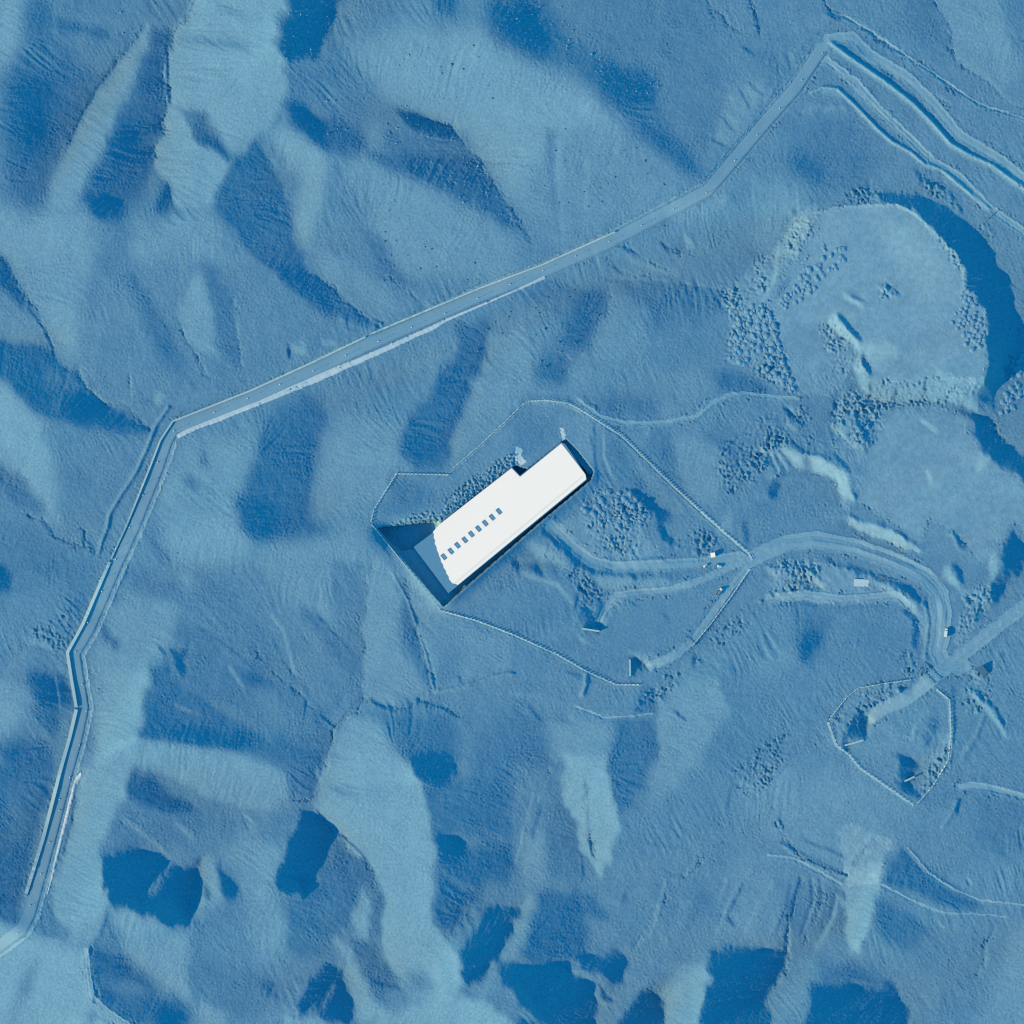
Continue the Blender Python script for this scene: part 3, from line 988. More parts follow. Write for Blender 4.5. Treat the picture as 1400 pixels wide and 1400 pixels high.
# ---------------------------------------------------------------- earthworks
def offset(pts, d):
    out = []
    for i, (x, y) in enumerate(pts):
        a = pts[max(0, i - 1)]; b = pts[min(len(pts) - 1, i + 1)]
        tx_, ty_ = b[0] - a[0], b[1] - a[1]
        l = math.hypot(tx_, ty_)
        out.append((x - ty_ / l * d, y + tx_ / l * d))
    return out
def bank(pts, h, hw, crisp=True):
    ws = window(pts, 4 * hw + 6)
    d = dist(pts, (SWX if not crisp else GX)[ws], (SWY if not crisp else GY)[ws])
    Z[ws] += h * np.exp(-(d / hw) ** 2)
def zat(x, y):
    j = np.clip((np.asarray(x) - PX0) / STEP, 0, NG - 1.001); i = np.clip((np.asarray(y) - PX0) / STEP, 0, NG - 1.001)
    j0 = j.astype(int); i0 = i.astype(int); u = j - j0; v = i - i0
    return (Z[i0, j0] * (1 - u) * (1 - v) + Z[i0, j0 + 1] * u * (1 - v) + Z[i0 + 1, j0] * (1 - u) * v + Z[i0 + 1, j0 + 1] * u * v)

BERM_EAST = tp(1050, 0, "345 235 430 300 560 390 680 475 800 570 900 672 1000 785 1100 845 1230 905 1400 1032 1500 1110")
BERM_WEST = tp(1050, 0, "240 505 300 478 380 486 480 580 600 705 680 775 780 830 860 900 950 925 1040 1005 1130 1075 1210 1145")
bank(BERM_EAST, 2.0, 3.5)
bank(BERM_WEST, 1.4, 2.7)
bank(tp(0, 350, "920 830 850 930 800 1060 740 1190 660 1310 600 1410 585 1490 560 1550 540 1625"), 1.5, 2.6)
for (a, b), s, h, w in (((1050, 700), "850 480 880 600 870 720 860 800", 0.8, 3),
                        ((1050, 700), "1100 970 1190 1060 1250 1140 1305 1220", 1.0, 3),
                        ((1050, 0), "270 180 200 230 140 300", 0.5, 4),
                        ((350, 700), "990 985 1100 960 1320 890 1400 880", 0.6, 3),
                        ((700, 700), "405 890 405 940 385 1000", 1.4, 3.2),
                        ((1050, 1050), "90 420 220 500 330 550 420 590", 0.8, 3),
                        ((1050, 1050), "1040 180 1000 260 960 320", 0.8, 3)):
    bank(tp(a, b, s), h, w, False)

BEAT = band(20, 80, 0.5, 61)
GULLIES = '''
1050 0 0.8 300 -20 340 50 400 75 520 160 640 240 760 300 900 400 1010 480 1130 560 1260 610 1400 640
1050 0 0.6 910 0 980 130 1000 250 1030 340 1080 380 1170 410 1260 490 1340 560 1400 590
700 0 1.1 1300 0 1335 60 1340 130 1352 170
700 0 0.6 1060 -20 1090 60 1180 130 1290 190
0 350 0.7 0 20 130 190 240 390 320 570 420 620 480 720 580 800 740 860
0 350 0.9 735 865 770 920 815 955
0 700 0.8 160 20 240 50 300 140 400 185 450 170
0 700 0.9 450 90 460 150 540 230
350 700 0.9 600 1010 560 1060 430 1170 410 1280 380 1390
350 700 1.1 640 1030 700 1070 790 1070 880 1030 1000 1060 1110 1110
350 700 0.6 -20 740 130 900 260 1010 370 1130 430 1170
350 1050 0.7 330 -10 340 100 290 180 180 180
350 350 0.7 300 90 450 210 560 320 680 375
350 350 0.6 700 100 860 210 930 240
0 0 0.5 800 125 740 210 640 330 500 520 400 720 320 880
0 0 0.7 1050 -20 1015 120 930 230 910 380 930 560 880 690 860 850
350 0 0.7 930 650 1060 700 1180 820 1280 950 1400 1150 1450 1260
700 350 0.5 520 20 560 70 640 100 760 120
700 350 0.5 530 120 540 240 480 360 420 500
700 0 0.8 820 1330 850 1360 920 1372 1010 1375
700 0 0.6 590 1340 680 1390 760 1440 900 1500
700 1050 0.6 1170 380 1060 470 960 600 860 680 800 800 700 950 640 1020
1050 1050 1.0 60 290 90 410 220 500 330 560 410 590
1050 1050 0.9 180 600 130 760 110 900 100 1080 40 1200
1050 1050 0.7 1240 870 1180 990 1180 1090 1140 1130
1050 1050 0.5 300 600 310 720 250 860 200 960
1050 1050 0.5 270 600 260 760 230 900
0 350 0.6 1000 420 1060 530 1160 690
0 350 0.4 1280 230 1310 470 1330 600
0 350 0.4 700 560 720 700 715 790
700 1050 0.5 210 0 160 130 90 310 40 420
700 1050 0.6 400 60 415 250 430 400 450 490
350 700 0.4 640 250 600 480 590 700 585 900 600 1000
350 700 0.5 820 360 880 620 940 850 965 990
0 1050 0.6 495 960 490 1080 520 1270 620 1350 720 1420
350 1050 0.6 330 240 430 350 560 460 630 560 640 640
'''
for line in GULLIES.strip().splitlines():
    w = line.split()
    pts = tp(float(w[0]), float(w[1]), ' '.join(w[3:]))
    ws = window(pts, 8)
    d = dist(pts, GX[ws] + 1.0 * (WX[ws] - GX[ws]), GY[ws] + 1.0 * (WY[ws] - GY[ws]))
    Z[ws] -= 1.05 * float(w[2]) * np.exp(-(d / 1.5) ** 2) * (0.55 + 0.6 * np.clip(BEAT[ws] + 0.4, 0, 1.5))
# the excavation round the hall
PIT = [(517, 722), (560, 717), (600, 711), (602, 717), (698.5, 641), (706, 636.5), (714, 640), (722, 642), (767, 607), (769, 603), (774, 601), (790, 617), (811, 644), (808, 655), (735, 716), (632, 806), (607, 829)]
cx = np.array([p[0] for p in PIT]); cy = np.array([p[1] for p in PIT])
A = np.stack([np.ones(len(cx)), cx, cy], 1)
co, *_ = np.linalg.lstsq(A, zat(cx, cy), rcond=None)
co[1:] *= 0.25
ZB = float(zat(cx, cy).mean())
co[0] = ZB - co[1] * cx.mean() - co[2] * cy.mean()
ws, a = area(PIT, 0.5)
ring = np.zeros((NG, NG)); ring[ws] = inside(PIT, GX[ws], GY[ws])
near = np.clip(blur(ring, 9) * 2.6, 0, 1)
Z[:] = Z * (1 - near) + (ZB + near * 0) * near + near * 0.35 * (Z - blur(Z, 12))
Z -= 0
PITM = np.zeros((NG, NG)); PITM[ws] = a
Z[:] = Z * (1 - PITM) + (ZB - 11.0 + 0.15 * band(6, 20, 0.5, 41)) * PITM

ws, a = area([(519, 723), (560, 718), (599, 712), (596, 728), (570, 750), (548, 752)], 0.8)
Z[ws] -= 6.0 * a
ws, a = area([(764, 606), (774, 598), (816, 644), (806, 650)], 0.6)
Z[ws] += 4.0 * a * PITM[ws]
# adit cuttings: deep pits at the foot of short approach ramps
# cuttings that lead down to headwalls in the hillside
def cut(pts, depth, s=1.0):
    ws, a = area(pts, s)
    Z[ws] -= depth * a

# ---------------------------------------------------------------- patrol road corridor and tracks
CORR = [(1124, 66), (1088, 120), (1050, 163), (1008, 213), (968, 260), (920, 285), (830, 332), (742, 371), (660, 402), (505, 470),
        (433, 503), (350, 541), (240, 584), (228, 602), (215, 640), (182, 722), (160, 770), (122, 858), (102, 893),
        (106, 925), (113, 968), (104, 1010), (90, 1060), (67, 1150), (40, 1250), (30, 1270), (0, 1292), (-60, 1330)]
TRACKS = [
    (tp(700, 350, "360 790 480 880 620 915 800 915 1000 880 1080 810 1180 760 1280 755 1400 770 1550 780"), 3.0),
    (tp(700, 700, "210 70 330 190 440 270 560 300 800 290 1050 275 1300 235"), 7.0),
    (tp(700, 700, "480 590 500 520 560 460 700 440 860 430 1040 370 1300 250"), 5.0),
    (tp(700, 700, "1300 290 1200 400 1000 680 900 780 760 840"), 6.0),
    (tp(1050, 700, "-100 260 100 170 260 150 480 190 700 270 860 350 940 440 960 540 950 680 930 760 960 830 1060 840"), 11.0),
    (tp(1050, 700, "860 930 980 850 1100 750 1250 630 1420 500 1500 430"), 9.0),
    (tp(1050, 700, "900 910 760 1020 640 1070 560 1120"), 9.0),
    (tp(1050, 0, "330 210 460 200 560 300 760 420 900 560 1050 740 1280 880 1480 1050"), 7.0),
    (tp(1050, 0, "320 330 480 450 600 590 760 740 900 880 1040 960 1200 1130 1400 1270 1500 1340"), 5.0),
    ([(818, 576), (850, 597), (880, 626), (920, 665), (957, 699), (990, 729), (1022, 757)], 2.4),
    ([(603, 836), (650, 849), (700, 868), (760, 895), (802, 919), (842, 937), (876, 937)], 1.5),
    ([(617, 643), (655, 611), (693, 575), (712, 556), (724, 549), (745, 547), (775, 551), (790, 558), (818, 576)], 2.0),
    ([(1245, 930), (1210, 935), (1175, 941), (1156, 956), (1133, 986), (1142, 1018), (1160, 1032), (1175, 1050), (1251, 1102), (1275, 1076), (1297, 1040), (1301, 1000), (1298, 957)], 1.6),
    (tp(1050, 1050, "620 640 800 735 960 795 1220 808 1300 820"), 1.5),
    (tp(1050, 1050, "760 440 880 580 1000 660 1150 725 1420 755"), 1.5),
    (tp(1050, 1050, "1050 105 1120 95 1200 108 1400 160 1500 190"), 5.0),
    (tp(700, 700, "350 1065 500 1128 640 1122 770 1104"), 1.8),
    (tp(1050, 700, "0 470 200 448 420 478 700 452 760 505"), 5.0),
    (tp(1050, 0, "330 70 420 90 520 150 700 270 900 400 1150 570 1400 650"), 2.0),
    (offset(CORR[13:], -12.6), 1.7),
    (offset(CORR[:11], 11.6), 1.2),
    (tp(700, 700, "480 600 510 540 560 500"), 2.0),
    (tp(1050, 1050, "0 480 140 500 260 560 400 640"), 2.5),
    (tp(0, 1050, "470 1000 480 1100 500 1250 600 1340 720 1420"), 4.0),
]
ROAD = np.zeros((NG, NG), bool)
ws = window(CORR, 16)
ROAD[ws] = dist(CORR, GX[ws], GY[ws]) < 8.6
# level the patrol road across its width
zsm = blur(Z, 6)
rl = np.zeros((NG, NG)); rl[ws] = np.clip((12.5 - dist(CORR, GX[ws], GY[ws])) / 3.5, 0, 1)
Z[:] = Z * (1 - 0.85 * rl) + zsm * 0.85 * rl
bank(offset(CORR, -9.3), -0.9, 1.5)
bank(offset(CORR[:6], 9.3), -0.7, 1.4)
TRK = np.zeros((NG, NG), bool)
zs2 = blur(Z, 2.0)
for pts, hw in TRACKS:
    ws = window(pts, hw + 6)
    d = dist(pts, SWX[ws], SWY[ws])
    TRK[ws] |= d < hw + 0.8
    k = np.clip((hw + 2 - d) / 2, 0, 1) * 0.6
    Z[ws] = Z[ws] * (1 - k) + zs2[ws] * k
    Z[ws] -= 0.16 * np.exp(-((d - 0.45 * hw) / 1.3) ** 2)
    for e, hh in ((hw, 0.34), (-hw, 0.34)) + (((0.5 * hw, 0.2), (0.12 * hw, 0.16), (-0.3 * hw, 0.2), (-0.7 * hw, 0.16)) if hw > 6 else ()):          # windrows graded up along both edges
        dd = dist(offset(pts, e), SWX[ws], SWY[ws])
        Z[ws] += hh * np.exp(-(dd / (1.5 if abs(e) == hw else 1.0)) ** 2) * ((d > hw * 0.8) if abs(e) == hw else 1.0)
PADS = (tp(1050, 350, "-240 200 -100 60 60 -80 190 -240 250 -200 300 -60 40 180 40 480 160 740 60 720 -60 610 -230 580 -200 420"),
        tp(1050, 350, "-60 1050 60 1030 200 1080 300 1100 400 1165 462 1250 462 1340 440 1400 400 1380 380 1270 320 1200 220 1190 150 1150 60 1200 0 1230"),
        tp(1050, 350, "330 940 430 740 520 710 660 800 620 900 590 1010 490 1070 430 1010"),
        tp(1050, 700, "0 270 250 248 420 310 560 350 700 400 790 490 850 560 880 720 840 700 790 560 700 500 420 512 200 492 0 520"),
        tp(1050, 700, "1040 420 1180 400 1210 530 1100 700 1040 780 1010 700 1070 500"),
        tp(1050, 700, "430 -20 580 50 700 110 830 195 845 240 720 195 600 135 460 100"),
        tp(700, 700, "220 60 400 0 660 0 740 160 850 240 560 262 440 240 330 160"),
        tp(350, 350, "1000 1365 1180 1225 1400 1075 1425 1100 1410 1150 1200 1310 1100 1395 1040 1425"),
        tp(350, 700, "700 70 760 30 900 15 1060 -10 1020 40 900 62 740 88"),
        tp(1050, 1050, "380 340 470 300 620 370 700 400 640 480 600 640 400 640 410 540"),
        tp(1050, 350, "250 -240 400 -280 700 -288 800 -240 920 -120 1040 0 1080 140 1180 280 1200 400 1190 600 1120 700 970 650 860 680 680 705 560 690 540 640 440 640 420 700 330 770 160 760 80 600 40 480 -60 300 20 240 140 130 60 40 180 -140"),
        tp(1050, 350, "600 830 860 800 1060 870 1110 1000 1180 1090 1330 1190 1420 1270 1440 1540 1330 1460 1280 1560 1210 1720 1060 1570 1000 1500 880 1440 840 1580 700 1470 480 1340 490 1250 400 1130 340 1000 420 1020 490 1070 590 1040"))
rough = band(3.4, 9, 0.3, 71) + 0.5 * band(2.6, 5, 0, 72)
spots = np.clip(band(12, 50, 0.6, 73), 0, 1.6)
mg = np.zeros((NG, NG))
ws = window(CORR, 26); d = dist(CORR, GX[ws], GY[ws])
mg[ws] = np.clip((d - 9.5) / 1.5, 0, 1) * np.clip((19 - d) / 6, 0, 1) * 0.9
for pts, hw in TRACKS:
    if hw < 3: continue
    ws = window(pts, hw + 16); d = dist(pts, SWX[ws], SWY[ws])
    mg[ws] = np.maximum(mg[ws], np.clip((d - hw - 1) / 1.5, 0, 1) * np.clip((hw + 10 - d) / 6, 0, 1))
for pts in PADS:
    ws = window(pts, 20); a_ = inside(pts, SWX[ws], SWY[ws]).astype(float)
    e_ = soft(a_, 3.0); mg[ws] = np.maximum(mg[ws], 4 * e_ * (1 - e_) * 0.9)
mg *= ~TRK & ~ROAD
Z += 0.24 * rough * mg * spots
for pts in (tp(350, 350, "1000 1365 1180 1225 1400 1075 1425 1100 1410 1150 1200 1310 1100 1395 1040 1425"),
            tp(350, 700, "700 70 760 30 900 15 1060 -10 1020 40 900 62 740 88")):
    ws, a_ = area(pts, 1.5, False)
    Z[ws] += 0.55 * a_ * rough[ws]
for pts, hh, hw in ((tp(350, 700, "745 330 830 480 890 660 940 820 975 980 1100 960 1320 890 1400 880"), 0.7, 1.6),
                    (tp(1050, 350, "260 -240 400 -276 700 -286 795 -238 915 -118 1038 0 1078 138 1060 200"), 0.7, 2.0),
                    (tp(1050, 700, "910 958 990 1032 1000 1160 1008 1300 990 1400"), 0.5, 1.5)):
    bank(pts, hh, hw, False)
VERGES = [  # upper edge, lower edge
    ([(240, 594), (262, 583), (350, 548.5), (433, 512), (512, 478), (590, 444), (610, 435), (680, 406), (728, 384), (744, 376)],
     [(244, 600), (265, 590.5), (352, 556), (441, 520.5), (516, 487), (596, 450), (612, 439.5), (690, 405), (735, 386.5), (746, 382)]),
    (tp(0, 1050, "440 20 405 60 372 180 340 310 300 480 270 620 252 700"), tp(0, 1050, "446 40 425 90 392 200 360 330 318 490 282 630 262 690")),
]
for pts in (BERM_EAST, BERM_WEST):
    ws = window(pts, 6)
    TRK[ws] |= dist(pts, SWX[ws], SWY[ws]) < 2.3
PALE_STRIPS = [
    tp(700, 350, "20 1040 70 1060 50 1090 80 1130 50 1150 10 1110"),
    tp(700, 350, "260 940 285 940 300 1010 275 1030"),
]
PALE = np.zeros((NG, NG), bool)
for pts in PALE_STRIPS:
    ws, a = area(pts, 0.4)
    PALE[ws] |= inside(pts, SWX[ws], SWY[ws])
PALE &= ~ROAD
TRK &= ~ROAD & ~PALE
PAD = np.zeros((NG, NG), bool)
for pts in PADS:
    ws = window(pts, 10)
    PAD[ws] |= inside(pts, SWX[ws] + 0.6 * (WX[ws] - GX[ws]), SWY[ws] + 0.6 * (WY[ws] - GY[ws]))
PAD &= ~ROAD & ~PALE & ~TRK
# ---------------------------------------------------------------- the ground mesh
def wxy(x, y):
    return (x - 700) * S, (700 - y) * S
def cls_object(name, F, Xs, Ys, Zs, mat, label, **props):
    """one sheet of ground from the cells in F"""
    n1, n2 = Xs.shape
    idx = np.arange(n1 * n2).reshape(n1, n2)
    a = idx[:-1, :-1][F]; b = idx[1:, :-1][F]; c = idx[1:, 1:][F]; d = idx[:-1, 1:][F]
    quads = np.stack([a, b, c, d], 1)
    used, inv = np.unique(quads, return_inverse=True)
    co = np.stack([Xs.ravel()[used], Ys.ravel()[used], Zs.ravel()[used]], 1).astype(np.float32)
    me = bpy.data.meshes.new(name)
    me.vertices.add(len(used)); me.vertices.foreach_set("co", co.ravel())
    nf = len(quads)
    me.loops.add(nf * 4); me.loops.foreach_set("vertex_index", inv.astype(np.int32).ravel())
    me.polygons.add(nf); me.polygons.foreach_set("loop_start", np.arange(0, nf * 4, 4, dtype=np.int32))
    me.polygons.foreach_set("use_smooth", np.ones(nf, dtype=bool))
    me.update(calc_edges=True)
    me.materials.append(mat)
    o = bpy.data.objects.new(name, me); C.objects.link(o)
    o["label"] = label
    for k, v in props.items(): o[k] = v
    return o
K = 34                                     # coarse cells that carry the hills on to the horizon
ext = np.cumsum(STEP * 1.22 ** np.arange(1, K + 1))
ax = np.concatenate([PX0 - ext[::-1], gx, PX1 + ext])
EX, EY = np.meshgrid(ax, ax)
ZE = np.pad(Z, K, mode='edge')
far = np.maximum(np.maximum(PX0 - EX, EX - PX1), np.maximum(PX0 - EY, EY - PX1)).clip(0)
fall = np.exp(-far / 400)
hills = 14 * np.sin(EX / 310 + 1.3 * np.sin(EY / 430)) * np.cos(EY / 270 + 0.7) + 30 * np.sin(EX / 1900) * np.sin(EY / 1500 + 1)
ZE = ZE * fall + hills * (1 - fall)
XW = (EX - 700) * S; YW = (700 - EY) * S
def cells(m):
    q = np.pad(m, K)
    return q[:-1, :-1] & q[1:, 1:]
cr, ct, cp = cells(ROAD), cells(TRK), cells(PALE)
ce_ = cells(PITM > 0.3); ct &= ~cr; cp &= ~cr & ~ct; ct &= ~ce_; cp &= ~ce_; cr &= ~ce_; cd = cells(PAD) & ~(ct | cp | cr | ce_)
cls_object("terrain", ~(cr | ct | cp | ce_ | cd), XW, YW, ZE, M['terrain'], "bare rocky desert hills with ridges and gullies", kind='structure', category='ground')
cls_object("patrol_road", cr, XW, YW, ZE, M['road'], "graded gravel patrol road bending across the hills", kind='structure', category='road')
cls_object("dirt_track", ct, XW, YW, ZE, M['track'], "compacted dirt tracks through the construction site", kind='structure', category='track')
cls_object("crushed_stone", cp, XW, YW, ZE, M['pale'], "pale crushed stone verges beside the road and hall", kind='structure', category='ground')
cls_object("excavation", ce_, XW, YW, ZE, M['pit'], "deep excavation round the half-buried hall", kind='structure', category='ground')
cls_object("spoil_pad", cd, XW, YW, ZE, M['fill'], "flat pale spoil platforms beside the site", kind='structure', category='ground')
# ---------------------------------------------------------------- builders for things
random.seed(5)
def mesh(name, verts, faces, mat, parent=None, smooth=False):
    me = bpy.data.meshes.new(name)
    me.from_pydata(verts, [], faces)
    me.update()
    if smooth:
        me.polygons.foreach_set("use_smooth", [True] * len(me.polygons))
    me.materials.append(mat)
    o = bpy.data.objects.new(name, me); C.objects.link(o)
    if parent: o.parent = parent
    return o
class MB:
    """collects simple solids into one mesh"""
    def __init__(self): self.v = []; self.f = []
    def add(self, v, f):
        n = len(self.v); self.v += [tuple(p) for p in v]; self.f += [tuple(n + i for i in q) for q in f]; return self
    def box(self, c, d, rz=0.0, taper=1.0):
        cs, sn = math.cos(rz), math.sin(rz); v = []
        for k in (0, 1):
            t = taper if k else 1.0
            for sx, sy in ((-1, -1), (1, -1), (1, 1), (-1, 1)):
                x, y = sx * d[0] / 2 * t, sy * d[1] / 2 * t
                v.append((c[0] + x * cs - y * sn, c[1] + x * sn + y * cs, c[2] + (k - 0.5) * d[2]))
        return self.add(v, [(3, 2, 1, 0), (4, 5, 6, 7), (0, 1, 5, 4), (1, 2, 6, 5), (2, 3, 7, 6), (3, 0, 4, 7)])
    def cyl(self, c, r, h, n=10, axis='z', rz=0.0, r2=None):
        r2 = r if r2 is None else r2; v = []
        for k, rr in ((0, r), (1, r2)):
            for i in range(n):
                a = 2 * math.pi * i / n; p, q = rr * math.cos(a), rr * math.sin(a); t = (k - 0.5) * h
                if axis == 'z': x, y, z = p, q, t
                else: x, y, z = p, t, q
                v.append((c[0] + x * math.cos(rz) - y * math.sin(rz), c[1] + x * math.sin(rz) + y * math.cos(rz), c[2] + z))
        f = [tuple(range(n))[::-1], tuple(range(n, 2 * n))] + [(i, (i + 1) % n, n + (i + 1) % n, n + i) for i in range(n)]
        return self.add(v, f)
    def prism(self, poly, z0, z1):
        """poly: list of (x, y) or per-corner heights via z0/z1 lists"""
        n = len(poly)
        z0 = z0 if hasattr(z0, '__len__') else [z0] * n
        z1 = z1 if hasattr(z1, '__len__') else [z1] * n
        a = sum(poly[i][0] * poly[(i + 1) % n][1] - poly[(i + 1) % n][0] * poly[i][1] for i in range(n))
        idx = range(n) if a > 0 else range(n - 1, -1, -1)
        p = [(poly[i][0], poly[i][1]) for i in idx]; b = [z0[i] for i in idx]; t = [z1[i] for i in idx]
        v = [(p[i][0], p[i][1], b[i]) for i in range(n)] + [(p[i][0], p[i][1], t[i]) for i in range(n)]
        f = [tuple(range(n))[::-1], tuple(range(n, 2 * n))] + [(i, (i + 1) % n, n + (i + 1) % n, n + i) for i in range(n)]
        return self.add(v, f)
    def ribbon(self, pts, w, h, sink=0.4):
        """a low solid following the ground along world points (x, y, z)"""
        n = len(pts); v = []
        for i, p in enumerate(pts):
            a = pts[max(0, i - 1)]; b = pts[min(n - 1, i + 1)]
            tx_, ty_ = b[0] - a[0], b[1] - a[1]; l = math.hypot(tx_, ty_) or 1
            nx, ny = -ty_ / l * w / 2, tx_ / l * w / 2
            v += [(p[0] - nx, p[1] - ny, p[2] - sink), (p[0] - nx, p[1] - ny, p[2] + h), (p[0] + nx, p[1] + ny, p[2] + h), (p[0] + nx, p[1] + ny, p[2] - sink)]
        f = [(3, 2, 1, 0), tuple(4 * (n - 1) + k for k in range(4))]
        for i in range(n - 1):
            a = 4 * i
            f += [(a + 1, a + 2, a + 6, a + 5), (a, a + 1, a + 5, a + 4), (a + 2, a + 3, a + 7, a + 6), (a + 3, a, a + 4, a + 7)]
        return self.add(v, f)
    def build(self, name, mat, parent=None, smooth=False):
        return mesh(name, self.v, self.f, mat, parent, smooth)
def tag(o, label, cat, group=None):
    o["label"] = label; o["category"] = cat
    if group: o["group"] = group
    return o
def thing(name, label, cat, loc=(0, 0, 0), rz=0.0, group=None):
    o = bpy.data.objects.new(name, None); C.objects.link(o)
    o.location = loc; o.rotation_euler = (0, 0, rz)
    return tag(o, label, cat, group)
def dup(root, loc, rz, label=None, scale=None):
    r = root.copy(); C.objects.link(r); r.location = loc; r.rotation_euler = (0, 0, rz)
    if label: r["label"] = label
    if scale: r.scale = scale
    for ch in list(root.children):
        c = ch.copy(); C.objects.link(c); c.parent = r
        for gch in ch.children:
            d = gch.copy(); C.objects.link(d); d.parent = c
    return r
def at(x, y, dz=0.0):
    X, Y = wxy(x, y)
    return (X, Y, float(zat(x, y)) + dz)
def along(pts, step):
    """points every `step` px along a polyline, plus heading"""
    out = []; carry = 0.0
    for (x0, y0), (x1, y1) in zip(pts[:-1], pts[1:]):
        l = math.hypot(x1 - x0, y1 - y0); t = carry
        while t < l:
            out.append((x0 + (x1 - x0) * t / l, y0 + (y1 - y0) * t / l, math.atan2(-(y1 - y0), x1 - x0))); t += step
        carry = t - l
    return out

# ---------------------------------------------------------------- the half-buried hall with the white roof
ZR = ZB + 1.2                              # roof slab level
hall = thing("hall", "long flat hall with a bright white roof sunk in an excavation", "building", (*wxy(690, 704), ZB - 8))
def loc_poly(pts): return [wxy(*p) for p in pts]
def local(o, root):
    o.data.transform(__import__("mathutils").Matrix.Translation(-root.location)); return o
def hp(mb, name, mat, parent=hall): return local(mb.build(name, mat, parent), hall)
SLAB = [(565.5, 748), (590, 729.5), (599, 718.5), (699.8, 638.4), (711, 650.5), (767.5, 604.8), (772.5, 607), (800.6, 648.6), (802.2, 656), (626, 800.5), (613, 811)]
hp(MB().prism(loc_poly(SLAB), ZB - 8.4, ZR - 0.35), "wall", M['dull'])
hp(MB().prism(loc_poly(SLAB), ZR - 0.348, ZR), "roof_slab", M['slab'])
ragged = [(592, 727), (593.4, 731), (593.0, 735), (595, 739), (594.4, 743), (597, 748), (597.4, 752), (599.5, 756), (600.4, 760), (602.5, 764), (603, 768), (606, 772), (606.5, 776), (609.5, 780), (610.4, 784), (613.4, 788), (614, 792), (616.5, 795), (618.5, 797.5), (622, 798)]
MAIN = ragged + [(796.5, 650.5), (799.6, 647.6), (767.5, 606.3), (711.1, 652), (699.4, 640.2), (601, 716.8)]
h = len(ragged)
white = hp(MB().prism(loc_poly(MAIN), ZR + 0.006, ZR + 0.16), "roof_membrane", M['roof'])
EAVE = [(622, 798), (626, 799.6), (801.3, 655.2), (800.6, 649.6), (799.6, 647.6), (796.5, 650.5)]
hp(MB().prism(loc_poly(EAVE), ZR - 0.30, [ZR + 0.12, ZR + 0.02, ZR + 0.02, ZR + 0.06, ZR + 0.12, ZR + 0.12]), "eaves_strip", M['roof'])
SEAM = [(620.5, 796.6), (622.2, 798.0), (796.6, 652.4), (795.2, 650.9)]
hp(MB().prism(loc_poly(SEAM), ZR + 0.1, ZR + 0.175), "gutter", M['seam'])
SKY = [(606.4, 761.4), (616, 753.6), (625, 745.7), (635, 738.3), (644, 730.4), (653.6, 722.9), (662.9, 715.4), (672.4, 707.4), (681.7, 699.3)]
rr = math.atan2(100, 119)                 # the hall runs up to the right
for x, y in SKY:
    X, Y = wxy(x, y)
    fr = MB()
    L, W = 5.1, 2.75
    for sx in (-1, 1):
        fr.box((sx * (W - 0.5) / 2, 0, 0.2), (0.5, L, 0.36))
    for sy in (-1, 1):
        fr.box((0, sy * (L - 1.2) / 2, 0.2), (W - 1.0, 1.2, 0.34))
    o = fr.build("skylight", M['frame'], hall)
    p = MB().box((0, 0, 0.14), (W - 1.0, L - 2.4, 0.12)).build("pane", M['glass'], o)
    o.location = Vector((X, Y, ZR + 0.15)) - hall.location
    o.rotation_euler = (0, 0, rr)

# ---------------------------------------------------------------- patrol road furniture
NWL = offset(CORR, 9.0)
def ground_pts(pts, step, dz=0.0):
    return [(*wxy(x, y), float(zat(x, y)) + dz) for x, y, _ in along(pts, step)]
def wall_thing(pts, label, w=1.1, h=1.3, mat='concrete', cope=True):
    gp = ground_pts(pts, 3.0)
    t = thing("perimeter_wall", label, "wall", gp[0])
    o = Vector(gp[0]); lp = [(p[0] - o.x, p[1] - o.y, p[2] - o.z) for p in gp]
    MB().ribbon(lp, w, h, 0.6).build("wall_body", M[mat], t)
    if cope:
        MB().ribbon([(p[0], p[1], p[2] + h + 0.003) for p in lp], w + 0.25, 0.14, 0.0).build("coping", M[mat], t)
    return t
def part_of(line, i0, i1): return line[i0:i1 + 1]
WALL_N = [(841, 317), (742, 361.5), (658, 393), (508, 456)]
wall_thing(WALL_N, "long pale boundary wall on the uphill side of the middle road stretch")
wall_thing([(500, 460.5), (430, 494), (345, 533), (236, 576), (219, 602), (206, 636), (173, 718), (151, 766)], "pale boundary wall round the sharp bend in the left of the road", 1.2)
wall_thing([(150, 768), (113, 854), (92, 892), (97, 926), (104, 968)], "bright boundary wall left of the road where it kinks south", 2.3)
wall_thing([(104, 970), (95, 1008), (81, 1058), (58, 1148), (34, 1226)], "thick bright boundary wall beside the lowest left stretch of road", 2.6)
lamp0 = None
LAMPS = """382.5 525.7 428 507 472.5 485.7 517 466.7 562.5 447.5 608 428.7 652.5 408 697 388.7 742 370 787 350 832.5 330.5 876.7 308 920.7 285.7
965.5 263.7 1004.5 219.5 1035 184.5 1065.7 148.7 1095.7 109.5 1124 73 338 545 292.5 564 237.5 589 215.5 632 195.5 662.5 195.5 676.7 177 721 158 750
158 765 137 793 139 808 120 851 103 891 111.7 935.7 117.5 972 108 1018.7 95 1062.5 80.5 1093 80.5 1108 67 1152 55.5 1195 41 1238 24 1276"""
lv = [float(q) for q in LAMPS.split()]
